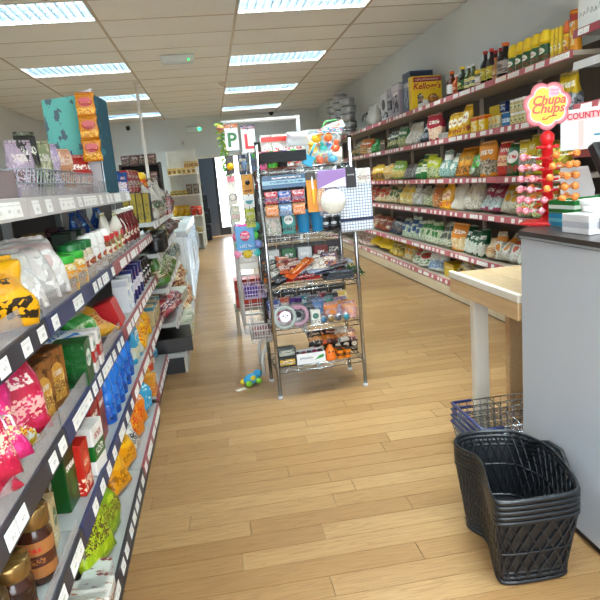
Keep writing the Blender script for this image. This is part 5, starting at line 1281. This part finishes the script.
for i in range(14):
    c, c2, nm = HC[i % 7]
    rspawn('hanging_pouch', bag_mesh(.10, .10, .035, p_('blot', c, c2, '#e0dcd4', k=1.3), 300+i, True), '%s pouch lying in the %s of the third rack tier heap' % (nm, 'left half' if i < 7 else 'right half'), 'pouch', .07+.06*(i % 7)+q.uniform(-.01, .01), .05+.09*(i//7), z+.045+.02*(i % 3), (-1.1+q.uniform(-.2, .3), q.uniform(-.3, .3), q.uniform(-.5, .5)))
t = rspawn('garland', [('stem', MB().tube([(0, 0, .0), (.03, -.02, .012), (.07, -.03, .0), (.09, -.02, -.03)], .004, 6).mesh('stem', mat('#1c4a24', .6)))], 'dark green artificial leaf garland at the right of third rack tier', 'garland', .47, .05, z+.05)
q = random.Random(5); gl = []
tg = thing('leaf_garland', t['label'], 'garland', t.location, t.rotation_euler); LABELS[t['label']].pop()
for ch in [t]: ch.parent = tg; ch.location = (0, 0, 0); ch.rotation_euler = (0, 0, 0); del ch['label'], ch['category']; ch.name = 'stem'
lf = MB().add([(0, 0, 0), (.012, -.006, .004), (.026, 0, 0), (.012, .006, .004)], [(0, 1, 2, 3)]).mesh('leaf', mat('#1d5c2c', .5))
for i in range(46):
    u = i/46; ob('leaf', lf, tg, loc=(.095*u+q.uniform(-.01, .01), -.03*math.sin(3*u)+q.uniform(-.012, .012), .01-.05*u*u+q.uniform(-.012, .014)), rot=(q.uniform(-1, 1), q.uniform(-1, 1), q.uniform(0, 6.3)))
# second tier (z .41)
z = shelf_z(1)
def ringm(R_, r, m_): return MB().tube([(R_*math.cos(2*PI*i/24), 0, R_+R_*math.sin(2*PI*i/24)) for i in range(24)], r, 8, closed=True).mesh('hoop', m_)
t = rspawn('headband', [('hoop', ringm(.06, .012, mat('#9ca4a0', .6))), ('face', MB().prism([(.034*math.cos(2*PI*i/18), .065+.032*math.sin(2*PI*i/18)) for i in range(18)], -.02, -.004).mesh('face', mat('#dcd9e2', .6)), [('eyes', MB().ball((-.012, -.021, .07), .004).ball((.012, -.021, .07), .004).mesh('eyes', BLACK)), ('nose', MB().ball((0, -.021, .06), .003).mesh('nose', mat('#c86c84', .5)))])], 'grey plush headband with a pale face on second rack tier', 'headband', .07, .0, z+.005, (-.15, 0, .1))
rspawn('headband', [('hoop', ringm(.055, .012, mat('#b08c9c', .6))), ('bow', MB().bbox(-.02, .02, -.018, -.012, .09, .11, .003).mesh('bow', mat('#b88ca4', .6)))], 'dusty pink plush headband on second rack tier', 'headband', .15, .035, z+.005, (-.1, 0, -.3))
for i, (x, c, c2, nm, y) in enumerate(((.055, '#d8c4c4', '#c86c7c', 'pink and clear', .07), (.16, '#26282c', '#4c5458', 'black beaded', .07), (.225, '#1f2226', '#5c6468', 'dark beaded', .08), (.30, '#2c5c98', '#6c94c0', 'blue', .12), (.36, '#d8682c', '#e89c4c', 'orange', .07), (.44, '#7c3c8c', '#c88c4c', 'purple and orange', .09), (.47, '#d86434', '#e8b48c', 'peach', .05), (.40, '#2c8c8c', '#7cb8a8', 'teal', .16))):
    rspawn('toy_bag', bag_mesh(.09, .10+.02*(i % 2), .06, p_('contents', c2, c, '#c8ccd0', k=1.5), 90+i), '%s bag of small toys on the second rack tier' % nm, 'bag', x, y, z, (-.2, 0, .1*(i % 3)))
t = rspawn('white_carton', box_mesh(.055, .085, .03, p_('label', '#e6e6e2', '#4c8c7c', '#8c8c88')), 'small white carton with green picture standing on second rack tier', 'box', .25, .015, z)
for i in range(4):
    rspawn('round_tin', [('tin', MB().lathe([(.022, 0), (.022, .025), (0, .025)], 18, M=RX(PI/2)).mesh('tin', STEEL)), ('window', MB().lathe([(.017, .0252), (.015, .0268), (0, .027)], 18, M=RX(PI/2)).mesh('window', mat(('#3c6c8c', '#8c6c3c', '#4c4c54', '#3c8c9c')[i], .2)))], 'round silver tin with %s face on the second rack tier' % ('blue', 'tan', 'grey', 'teal')[i], 'tin', .295+.046*i, .03, z+.0225)
for i, (c, c2, nm) in enumerate((('#2f4f98', '#c8ccd8', 'royal blue'), ('#c85c2c', '#e8c8a0', 'burnt orange'), ('#5c3c8c', '#c8a4d0', 'violet'), ('#2c8c9c', '#d8e0dc', 'turquoise'), ('#8c8c94', '#e0e0e0', 'silver'), ('#a8384c', '#e8c0c0', 'raspberry'), ('#3c3c44', '#8c9498', 'smoky'), ('#c8a43c', '#e8e0b8', 'gold'))):
    rspawn('toy_pouch', bag_mesh(.085, .13, .05, p_('blot', c, c2, '#d8d4cc', k=1.4), 330+i), '%s pouch at the back of the second rack tier' % nm, 'pouch', .05+.06*i, .19+.04*(i % 2), z, (-.12, .1*((i % 3)-1), .2*((i % 3)-1)))
# lowest tier (z .18)
z = shelf_z(0)
for i, (c, nm) in enumerate((('#d8b42c', 'yellow'), ('#a8b0a8', 'grey'))):
    rspawn('toy_car_box', [('box', MB().bbox(-.055, .055, -.035, .035, 0, .055, .002).mesh('box', p_('plain', '#26242a', '#44424a'))), ('window', MB().bbox(-.045, .045, -.037, -.0352, .012, .046, .0005).mesh('window', p_('blot', c, '#2c2c2c', '#e0e0d8')))], '%s toy car in a black box at the left of lowest rack tier' % nm, 'box', .06, .035+.0*i, z+.057*i, (0, 0, .04))
t = rspawn('white_tray', [('front', MB().box(-.085, .085, -.05, -.047, 0, .062).mesh('front', mat('#e2e4e6', .5))), ('tray', MB().box(-.085, .085, -.047, .05, 0, .003).box(-.085, -.082, -.047, .05, .003, .062).box(.082, .085, -.047, .05, .003, .062).box(-.082, .082, .047, .05, .003, .062).mesh('tray', mat('#d8dadc', .5))), ('green_mark', MB().prism([(.02, .018), (.075, .03), (.078, .048), (.05, .042), (.035, .03)], -.0516, -.0503).mesh('green_mark', mat('#2f8c3c', .5)))], 'white tray with dark lettering and green mark on lowest rack tier', 'tray', .205, .06, z)
ob('lettering', squiggle(.08, .014, mat('#2c3450', .5), 23), t, loc=(-.03, -.0508, .036))
for i in range(5):
    rspawn('toy_racer', toy_truck(('#26242c', '#7c1f28', '#2c2c34', '#8c2c4c', '#44242c')[i]), '%s toy racer in the white tray on lowest rack tier' % ('black', 'crimson', 'charcoal', 'plum', 'dark brown')[i], 'toy car', .14+.033*i, .06, z+.004+.0*i, (0, 0, PI/2))
t = rspawn('orange_ghost', [('body', MB().lathe([(.033, 0), (.035, .01), (.03, .05), (.02, .075), (.008, .09), (0, .092)], 16).mesh('body', mat('#e8741c', .5))), ('eyes', MB().ball((-.011, -.026, .052), .006).ball((.011, -.026, .052), .006).mesh('eyes', BLACK))], 'orange felt ghost figure on the lowest rack tier', 'figure', .325, .035, z)
for i in range(4):
    rspawn('orange_tub', can(.042, .055, 0, (mat('#e8841c', .4), KC, p_('stripe', '#e8901c', '#2a2a2e', '#e8b43c'))), 'orange and black tub, %s pair, %s one, on the lowest rack tier' % (('front', 'rear')[i//2], ('left', 'right')[i % 2]), 'tub', .385+.045*(i % 2)+.0, .03+.05*(i//2), z, group='orange and black tubs')
for i in range(5):
    rspawn('black_tub', can(.05, .08, 0, (KC, KC, p_('label', '#1f1d1c', '#e6e0d0', '#c8b89c'))), '%s black tub with cream lettering from the left on lowest tier' % ORD[i], 'tub', .30+.052*i, .16, z, group='black tubs with cream lettering')
for i, (c, c2, nm) in enumerate((('#1f1c1e', '#d8cfc0', 'black and cream'), ('#d8701c', '#1f1c1e', 'orange and black'), ('#2a2428', '#c8642c', 'dark'), ('#e0dacb', '#2c2420', 'cream'), ('#7c2030', '#d8c8b8', 'crimson'))):
    rspawn('party_pouch', bag_mesh(.09, .10, .04, p_('blot', c, c2, '#e8a040', k=1.4), 350+i, True), '%s party pouch on top of the lowest rack tier goods' % nm, 'pouch', .26+.055*i, .11, z+.075, (-.9, .15*((i % 3)-1), .25*((i % 3)-1)))
t = rspawn('orange_carton', box_mesh(.20, .10, .06, p_('stripe', '#b8601c', '#7c3c14', '#e8a04c')), 'brown and orange carton at the back of lowest rack tier', 'box', .38, .26, z)

for ti in (1, 2, 3):
    for i in range(5):
        c, nm = (('#1c1a1c', 'black'), ('#2a2026', 'dark plum'), ('#1a222c', 'midnight blue'), ('#2c2420', 'dark umber'), ('#1c2620', 'bottle green'))[(i+ti) % 5]
        rspawn('dark_box', box_mesh(.095, (0, .17, .2, .26)[ti], .03, p_('blot', c, '#4a4446', '#8c847c')), '%s box lining the back of rack tier %s' % (nm, ('', 'two', 'three', 'four')[ti]), 'box', .055+.102*i, .308, shelf_z(ti))
# ------------------------------------------------------------------ white grid stand behind the rack
GM = mat('#dddcd8', .4)
GX0, GX1, GY0, GY1, GT = .12, .575, 3.78, 4.06, 1.615
gs = thing('grid_stand', 'white tubular grid stand behind the chrome wire rack', 'display stand', (GX0, GY0, 0))
w_, d_ = GX1-GX0, GY1-GY0
for y in (0, d_):
    for x, s_ in ((.16, -1), (w_-.06, 1)):
        MB().tube([(x+s_*.07, y, .0), (x+s_*.068, y, .11), (x+s_*.055, y, .16), (x+s_*.025, y, .21), (x, y, .26), (x, y, .36)], .013, 8).build('leg', GM, gs)
    MB().tube([(0, y, .36), (w_, y, .36)], .009, 8).build('base_rail', GM, gs)
    for x in (0, w_): MB().tube([(x, y, .35), (x, y, GT if y == 0 else 1.2)], .012, 8).build('upright', GM, gs)
MB().tube([(-.012, 0, GT), (w_+.012, 0, GT)], .012, 8).build('top_bar', GM, gs)
for x in (0, w_): MB().tube([(x, 0, .36), (x, d_, .36)], .011, 8).build('base_rail', GM, gs)
def mesh_panel(a, b_, z0, z1, n, m_):
    return wgrid((a[0], a[1], z0), (b_[0], b_[1], z0), (b_[0], b_[1], z1), (a[0], a[1], z1), n, m_, .0022)
mesh_panel((0, 0), (w_, 0), .3, 1.36, 8, 17).build('grid_panel', GM, gs)
mesh_panel((0, 0), (0, d_), .3, 1.2, 6, 16).build('grid_panel', GM, gs)
mesh_panel((0, d_), (w_, d_), .3, 1.2, 8, 16).build('grid_panel', GM, gs)
# cards hung on the stand's left corner (they face the aisle end)
def gcard(px0, px1, py0, py1, Y, label, m_, name='hanging_card', cat='card', extra=(), thick=.004, hook=True):
    a, b_ = at(px0, py0, Y=Y), at(px1, py1, Y=Y); cx, w = (a.x+b_.x)/2, abs(b_.x-a.x); h = abs(a.z-b_.z)
    t = thing(name, label, cat, (cx, Y, min(a.z, b_.z)), (0, 0, 0))
    MB().bbox(-w/2, w/2, -thick, 0, 0, h, min(.0012, thick/3)).build('card', m_, t)
    if hook: MB().tube([(0, max(.03, 3.775-Y), h+.012), (0, -.006, h+.012), (0, -.006, h-.01)], .0025, 5).build('hook', CHROME, t)
    for e in extra: ob(e[0], e[1](w, h), t, loc=(e[2][0]*w, -thick-.001, e[2][1]*h))
    return t
YC_ = 3.55
gcard(224, 239.5, 128, 150, YC_, 'white plate card with green letter P hanging on the grid stand', mat('#e4e4e4', .45), 'letter_plate', extra=(('lettering', lambda w, h: text_mesh('P', h*.85, .0006, mat('#1d6b34', .45), bold=.003), (0, .43)), ('header', lambda w, h: MB().box(-w/2, w/2, -.001, .002, 0, .02).mesh('header', p_('blot', '#d8782c', '#2c3c64', '#e8c8a0')), (0, .98))))
gcard(240.5, 256.5, 129, 152, YC_, 'white plate card with red letter L hanging on the grid stand', mat('#ececea', .45), 'letter_plate', extra=(('lettering', lambda w, h: text_mesh('L', h*.85, .0006, mat('#c8202c', .45), bold=.003), (0, .43)), ('header', lambda w, h: MB().box(-w/2, w/2, -.001, .002, 0, .02).mesh('header', p_('blot', '#2c4474', '#d85c6c', '#e8e8e8')), (0, .98))))
gcard(225, 235, 156, 174, YC_, 'yellow round-faced toy on a card under the letter P', mat('#3c3834', .5), extra=(('yellow_face', lambda w, h: MB().lathe([(w*.45, 0), (w*.45, .006), (w*.3, .014), (0, .016)], 18, M=RX(PI/2)).mesh('yellow_face', mat('#e8b414', .35)), (0, .42)),))
gcard(237, 249, 155, 174, YC_, 'blue and grey figure toy on a card under the letter L', p_('blot', '#33405a', '#8c98a8', '#c8b060'), extra=(('figure', lambda w, h: MB().ball((0, -.01, 0), w*.3, 10, 8, (1, .4, 1.6)).mesh('figure', mat('#5c7490', .4)), (.1, .45)),))
gcard(250.5, 257, 155, 171, YC_, 'small blue bottle toy with green top on the grid stand', p_('stripe', '#2c5c88', '#1c3450', '#48a84c'), extra=(('green_knob', lambda w, h: MB().ball((0, -.008, 0), w*.35, 10, 8).mesh('green_knob', mat('#3ca03c', .4)), (0, .95)),))
gcard(226, 238, 176, 204, YC_, 'pale card with a round grey sieve hanging on the grid stand', mat('#d8d2c8', .5), extra=(('sieve_rim', lambda w, h: MB().lathe([(w*.46, -.004), (w*.5, 0), (w*.46, .010)], 22, M=RX(PI/2), caps=False).mesh('sieve_rim', WHITE), (0, .25)), ('sieve_mesh', lambda w, h: MB().lathe([(w*.44, .002), (w*.3, -.002), (0, -.003)], 22, M=RX(PI/2), caps=False).mesh('sieve_mesh', mat('#8c8a86', .5, .5)), (0, .25)), ('pink_header', lambda w, h: MB().box(-w*.4, w*.4, -.002, 0, 0, h*.2).mesh('pink_header', mat('#d87c8c', .5)), (0, .78))))
gcard(241, 254, 175, 194, YC_, 'ochre card with black round gadget on the grid stand', mat('#c98a1c', .5), extra=(('gadget', lambda w, h: MB().lathe([(w*.22, 0), (w*.22, .012), (0, .013)], 16, M=RX(PI/2)).mesh('gadget', KC), (0, .6)), ('red_text', lambda w, h: squiggle(w*.7, h*.16, mat('#7c1c14', .5), 3), (0, .2))))
gcard(243, 255, 195, 207, YC_, 'white card with teal bowl print on the grid stand', mat('#d8d8d2', .5), extra=(('teal_bowl', lambda w, h: MB().prism([(w*.35*math.cos(PI+PI*i/10), h*.3*math.sin(PI+PI*i/10)) for i in range(11)], -.004, 0).mesh('teal_bowl', mat('#1f7c88', .4)), (0, .55)),))
gcard(231, 241, 206, 222, YC_, 'pale green and white packet on the grid stand', p_('blot', '#c8ccba', '#8c9c84', '#e2aab0'))
gcard(245, 256, 209, 227, YC_, 'lime green card with dark tool on the grid stand', p_('blot', '#b4bc3c', '#d8d8a0', '#3c3c34'))
# tassel garland
t = thing('tassel_garland', 'long green and yellow feather garland hanging at the stand corner', 'garland', (at(219.5, 124, Y=3.56).x, 3.56, 0))
zt, zb = at(222, 122, Y=3.56).z, at(226, 186, Y=3.56).z
MB().tube([(0, 0, zt), (.01, 0, (zt+zb)/2), (.03, 0, zb)], .002, 5).build('cord', mat('#5c7c2c', .6), t)
q = random.Random(9)
tl = [MB().add([(0, 0, 0), (.02, -.004, -.006), (.032, 0, -.022), (.012, .003, -.016)], [(0, 1, 2, 3)]).mesh('tassel', mat(c, .6)) for c in ('#5c9c2c', '#3c7c2c', '#a8b43c')]
for i in range(90):
    u = i/90; ob('tassel', tl[i % 3], t, loc=(.03*u*u, 0, zt+(zb-zt)*u), rot=(q.uniform(-.4, .4), q.uniform(-.4, .6), q.uniform(0, 6.3)))
MB().ball((0, -.012, zt-.035), .022, 12, 8).build('bauble', p_('blot', '#e8b82c', '#2c7cb0', '#c8402c'), t)
# net of play balls
p0 = at(247, 216, Y=3.66)
t = thing('ball_net', 'net of pastel play balls hanging on the grid stand', 'ball net', (p0.x, 3.62, p0.z-.26))
q = random.Random(12)
for i, c in enumerate(('#e88cac', '#e8c83c', '#4cc8c0', '#58c84c', '#e8b42c', '#8c9cd8', '#e87c9c', '#4cb8d8', '#68d054', '#d8a0c8', '#f0d060', '#48b8b0')):
    r, k = divmod(i, 3)
    MB().ball((-.075+.052*k+.014*(r % 2), -.02*(k % 2), .04+.052*r), .029, 14, 10).build('ball', mat(c, .35), t)
MB().tube([(-.02, 0, .22), (0, .01, .27), (.03, .03, .29)], .003, 5).build('net_cord', WHITE, t)
gcard(234.5, 255.5, 227, 249, 3.56, 'bright blue bag with pink swirl print hanging on the stand', mat('#1f7fb4', .3), 'blue_bag', 'bag', extra=(('pink_swirl', lambda w, h: MB().lathe([(w*.27, 0), (w*.27, .002), (w*.2, .003), (w*.1, .002), (w*.1, .004), (0, .005)], 22, M=RX(PI/2)).mesh('pink_swirl', p_('blot', '#d84c7c', '#f0a8c0', '#f4e4ec')), (0, .6)), ('lettering', lambda w, h: squiggle(w*.7, h*.15, mat('#e8f0f4', .5), 6), (0, .18)), ('pink_top', lambda w, h: MB().ball((0, .006, 0), w*.33, 12, 8, (1, .1, .35)).mesh('pink_top', mat('#e0389c', .4)), (0, 1.0))), thick=.012, hook=False)
gcard(238, 258, 250, 268, 3.60, 'white printed sheet hanging under the blue bag', p_('stripe', '#dcdad4', '#b8b4ac', '#5c5c5c'), 'paper_sheet', 'sheet')
for i, (x0, x1, y0, y1, m_, lab) in enumerate(((256, 262, 182, 225, p_('stripe', '#8c2c34', '#c8b4a8', '#e0d8d0'), 'dark red strip pack between grid stand and rack'), (257, 263, 228, 250, p_('blot', '#4c4440', '#8c7c6c', '#2c2c2c'), 'brown strip pack between grid stand and rack'))):
    gcard(x0, x1, y0, y1, 3.70, lab, m_, 'strip_pack', 'pack')
gcard(262, 268, 262, 284, 3.60, 'orange and black sachets hanging beside the rack post', p_('stripe', '#d8821c', '#2c2420', '#e8b04c'), 'sachet_strip', 'pack', hook=False)
# wire baskets hooked on the stand
def side_basket(px, py, Y, w, d, h, label, m_, rot=0):
    p = at(px, py, Y=Y); t = thing('hook_basket', label, 'basket', p, (0, 0, rot))
    for n_, g in (('front_grid', wgrid((-w/2, -d/2, 0), (w/2, -d/2, 0), (w/2, -d/2, h), (-w/2, -d/2, h), 8, 3, .002)), ('rear_grid', wgrid((-w/2, d/2, 0), (w/2, d/2, 0), (w/2, d/2, h), (-w/2, d/2, h), 8, 3, .002)), ('end_grid', wgrid((-w/2, -d/2, 0), (-w/2, d/2, 0), (-w/2, d/2, h), (-w/2, -d/2, h), 5, 3, .002)), ('floor_grid', wgrid((-w/2, -d/2, 0), (w/2, -d/2, 0), (w/2, d/2, 0), (-w/2, d/2, 0), 8, 5, .002))): g.build(n_, m_, t)
    return t, p
t, p = side_basket(255, 296, 3.62, .13, .14, .075, 'small white wire basket of purple packs hooked on the grid stand', mat('#c8b8d8', .4))
q = random.Random(2)
for i in range(4):
    spawn('purple_pack', bag_mesh(.055, .06, .03, p_('foil', '#4c2c8c', '#6c44a8', '#2c1c54'), 120+i, True), 'purple foil pack, %s %s of four, in the small hooked basket' % (('front', 'rear')[i//2], ('left', 'right')[i % 2]), 'pack', (p.x-.035+.03*(i % 2)+.0*i, p.y-.025+.05*(i//2), p.z+.004), (.1, .1, q.uniform(-.5, .5)), 'purple packs in the hooked basket')
t, p = side_basket(262, 338, 3.62, .13, .2, .11, 'clear wire basket with white rim low on the grid stand', mat('#d8d4d0', .4))
for i in range(3):
    spawn('clear_pack', bag_mesh(.05, .09, .04, p_('contents', '#a87c7c', '#d4c8c0', '#8c6c74'), 130+i, True), '%s clear pack from the left in the low wire basket' % ORD[i], 'pack', (p.x-.03+.035*i, p.y-.02, p.z+.004), (.05, 0, .3*i), 'clear packs in the low basket')
# red cartons on a low grey stool beside the stand
p = at(252, 330, Z=0)
t = thing('low_stool', 'low grey stool under the red cartons behind the rack', 'stool', (p.x, p.y, 0))
MB().bbox(-.13, .13, -.13, .13, .20, .225, .004).build('seat', mat('#8c8478', .5), t)
for x in (-.11, .11):
    for y in (-.11, .11): MB().bbox(x-.015, x+.015, y-.015, y+.015, 0, .2, .002).build('leg', mat('#a89c8c', .5), t)
for i in range(2):
    spawn('red_carton', box_mesh(.22, .115, .2, p_('stripe', '#a82a1c', '#c84424', '#e0a03c')), 'red and orange carton, %s of two stacked behind the rack' % ('lower', 'upper')[i], 'box', (p.x, p.y, .2255+.119*i), (0, 0, .03*i), 'stacked red cartons')
# toy on the floor
p = at(252, 384, Z=0)
t = thing('floor_toy', 'blue and green soft toy with a paper tag lying on the floor', 'toy', (p.x, p.y, 0), (0, 0, .6))
b = MB().ball((0, 0, .035), .034, 14, 10, (1.7, 1, 1)); b.ball((.06, .01, .05), .028, 12, 8)
b.build('body', mat('#2f94c0', .6), t)
for x, y, c in ((-.045, -.03, '#7cb82c'), (.03, -.035, '#7cb82c'), (-.04, .035, '#e0c42c'), (.04, .04, '#7cb82c')): MB().ball((x, y, .02), .02, 10, 8, (1.2, 1, .95)).build('limb', mat(c, .6), t)
MB().ball((-.005, -.026, .045), .018, 10, 8, (1.2, .6, 1)).build('belly_patch', mat('#e0c42c', .6), t)
MB().box(-.14, -.075, -.045, -.01, .001, .003).build('paper_tag', mat('#d8cfc4', .6), t)
# ------------------------------------------------------------------ far end: chillers, rear shelves, doorway
CHW = mat('#e9eef0', .3); 
for k, (y0, y1) in enumerate(((6.1, 7.6), (7.65, 9.2))):
    nm = ('nearer', 'farther')[k]
    t = thing('chiller', '%s low white chiller with glass doors at the end of left shelves' % nm, 'fridge', (-.29, y0, 0))
    L = y1-y0; D = .5
    MB().box(-D, -.06, 0, L, .06, .10).box(-D, -D+.03, 0, L, .10, .78).box(-D, -.04, 0, .03, .10, .78).box(-D, -.04, L-.03, L, .10, .78).build('cabinet', CHW, t)
    MB().bbox(-D, 0, 0, L, .78, .84, .006).build('top', mat('#b4b8ba', .3), t)
    MB().box(-D+.02, -.08, .02, L-.02, 0, .06).build('plinth', mat('#8c8480', .5), t)
    for i in range(2):
        a = .02+i*(L-.04)/2; b_ = a+(L-.04)/2-.006
        dr = MB().box(-.04, 0, a, a+.018, .10, .78).box(-.04, 0, b_-.018, b_, .10, .78).box(-.04, 0, a+.018, b_-.018, .10, .125).box(-.04, 0, a+.018, b_-.018, .76, .78).build('door', mat('#cfd6da', .25, .3), t)
        MB().box(-.006, -.001, a+.018, b_-.018, .125, .76).build('pane', clear('#eef6fa', .3, .02), dr)
        MB().tube([(.002, b_-.05, .35), (.03, b_-.05, .37), (.03, b_-.05, .6), (.002, b_-.05, .62)], .008, 8).build('handle', STEEL, dr)
    MB().box(-D+.03, -.06, .03, L-.03, .43, .44).build('shelf', CHW, t)
    ls = MB().box(-D+.035, -D+.05, .05, L-.05, .2, .72).build('added_glow_panel', emit('#eef6ff', 5), t)  # emissive panel added to brighten the chiller inside, stands for no real lamp
    for i in range(6):
        spawn('drink_can', can(.07, .125, 0, (mat('#9ca4a8', .3, .5), STEEL, p_('stripe', ('#c83c3c', '#3c6cb0', '#3c9c4c')[i % 3], '#e8e8e8', '#ffffff'))), '%s %s drink can in the %s chiller' % (('nearer', 'farther')[i//3], ('red', 'blue', 'green')[i % 3], nm), 'can', (-.42, y0+.2+.2*i, .441), group='drink cans in the %s chiller' % nm)
# black bags and a cluttered box pile leaning at the chiller front are the far bays' own goods
# goods on top of the nearer chiller
for i in range(5):
    spawn('brochure', box_mesh(.12, .04, .2, p_('blot', ('#c8a43c', '#3c8c5c', '#c8c0b0', '#8c3c2c', '#d8d4c8')[i], '#e8e0d0', '#5c5c5c')), '%s flat carton lying on the chillers' % ('mustard', 'green', 'cream', 'brick red', 'pale')[i], 'box', (-.52, 6.3+.45*i, .8405), (0, 0, .2*i))
# shelves on the wall beside the doorway
rs = thing('rear_shelf_unit', 'white wall shelf unit with yellow goods left of the rear doorway', 'shelving', (-.80, 12.35, 0))
MB().box(0, .58, .33, .35, .0, 2.0).build('back_panel', mat('#cfd0cc', .5), rs)
for z in (.35, .70, 1.12, 1.53): MB().bbox(0, .58, 0, .33, z-.025, z, .004).build('shelf', WHITE, rs)
MB().box(.0, .02, .3, .33, 0, 2.0).build('upright', WHITE, rs); MB().box(.56, .58, .3, .33, 0, 2.0).build('upright', WHITE, rs)
for x in (0.02, .54): MB().box(x, x+.02, 0, .33, 0, .325).build('leg', WHITE, rs)
for i in range(6):
    spawn('yellow_box', box_mesh(.08, .12, .1, p_('box', '#d8b01c', '#5c4a1c', '#e8d06c')), '%s yellow and black box from the left on top rear shelf' % ORD[i], 'box', (-.76+.094*i, 12.5, 1.531), (0, 0, 0), 'yellow boxes on the top rear shelf')
for i in range(3):
    spawn('yellow_box', box_mesh(.09, .11, .08, p_('box', '#d8a81c', '#7c5c1c', '#e8d06c')), '%s from left of the yellow boxes stacked uppermost on rear shelf' % ORD[i], 'box', (-.42+.096*i, 12.5, 1.6545), (0, 0, 0), 'upper yellow boxes on the top rear shelf')
for i in range(2):
    spawn('brown_box', box_mesh(.12, .2, .1, p_('blot', '#7c6444', '#c8b08c', '#3c2c20')), '%s of the two brown boxes on second rear shelf' % ('left', 'right')[i], 'box', (-.42+.14*i, 12.5, 1.121), (0, 0, 0), 'brown boxes on the rear shelf')
for i in range(4):
    spawn('yellow_tin', can(.08, .09, 0, (YC, YC, p_('label', '#c8a42c', '#e8e0b0', '#5c6c2c'))), '%s yellow tin from the left on the second rear shelf' % ORD[i], 'can', (-.76+.085*i, 12.44, 1.121), (0, 0, 0), 'yellow tins on the rear shelf')
for i in range(3):
    spawn('yellow_bag', bag_mesh(.12, .2, .1, p_('blot', '#e6bc14', '#f0d43c', '#c88c14'), 150+i), '%s bright yellow bag from the left on the third rear shelf' % ORD[i], 'bag', (-.74+.115*i, 12.5, .701), (-.1, 0, 0), 'yellow bags on the rear shelf')
for i in range(2):
    spawn('orange_bag', bag_mesh(.11, .17, .1, p_('blot', '#e0481c', '#ec6c3c', '#b83014'), 160+i), '%s of two orange-red bags on the third rear shelf' % ('left', 'right')[i], 'bag', (-.385+.115*i, 12.5, .701), (-.1, 0, 0), 'orange bags on the rear shelf')
for i in range(4):
    spawn('tray_box', box_mesh(.13, .1, .2, p_('blot', ('#8c7c5c', '#b83c2c', '#4c6c4c', '#c8b46c')[i], '#d8ccb0', '#3c342c')), '%s box on the lowest rear shelf' % ('tan', 'red', 'green', 'straw')[i], 'box', (-.73+.14*i, 12.5, .351), (0, 0, 0))
# dark carton cabinet farther left at the back
t = thing('dark_rack', 'dark brown rack of goods in the far left corner', 'rack', (-1.55, 11.2, 0))
for x in (0, .68): MB().box(x, x+.03, 0, .4, 0, 1.75).build('side_panel', mat('#2c2220', .6), t)
MB().box(.03, .68, .38, .4, 0, 1.75).build('back_panel', mat('#241c1a', .6), t)
for z in (.3, .7, 1.1, 1.42, 1.73): MB().box(.03, .68, 0, .38, z-.02, z).build('shelf', mat('#2c2220', .6), t)
for k, z in enumerate((1.1, 1.42, 1.73)):
    for i in range(4):
        spawn('dark_carton', box_mesh(.14, .17, .2, p_('blot', ('#4c2024', '#6c2c30', '#3c2c2c', '#7c4c44')[i], '#b89c8c', '#1f1818')), '%s carton on %s of the dark corner rack' % (('wine red', 'maroon', 'dark brown', 'dusty red')[i], ('the middle shelf', 'the upper shelf', 'top')[k]), 'box', (-1.44+.155*i, 11.38, z+.001))
# dark luggage cart in the lobby
t = thing('roll_cage', 'dark stacked crates seen through the rear doorway', 'crate stack', (-.18, 14.5, 0))
for i, (w, h, z) in enumerate(((.30, .38, .0), (.32, .36, .39), (.28, .3, .76), (.2, .22, 1.07))):
    MB().bbox(-.2, -.2+w, -.15, .15, z, z+h, .02).build('crate', mat(('#1a2028', '#141a22', '#1c2630', '#10141a')[i], .5), t)
    MB().tube([(-.15, -.155, z+h*.7), (-.05, -.165, z+h*.72), (.05, -.155, z+h*.7)], .01, 6).build('crate_handle', mat('#3c5468', .4), t)
# a small bowl and paper box by the jamb
spawn('white_carton', box_mesh(.16, .16, .2, p_('stripe', '#d8cfc0', '#b89c7c', '#8c6c4c')), 'small cream carton on the floor beside the doorway', 'box', (-.30, 13.2, .001))
# framed poster leaning on top at the far right behind the rack
t = thing('framed_board', 'dark red framed board standing far behind the rack', 'board', (1.35, 12.6, 0))
MB().box(-.42, .42, 0, .03, 0.0, 2.0).build('board', p_('blot', '#6c6460', '#8c8480', '#4c4440'), t)
for (a, b_, c, d) in ((-.44, -.40, 0, 2.04), (.40, .44, 0, 2.04), (-.40, .40, 2.0, 2.04)): MB().box(a, b_, -.01, .032, c, d).build('frame', mat('#4c201c', .5), t)
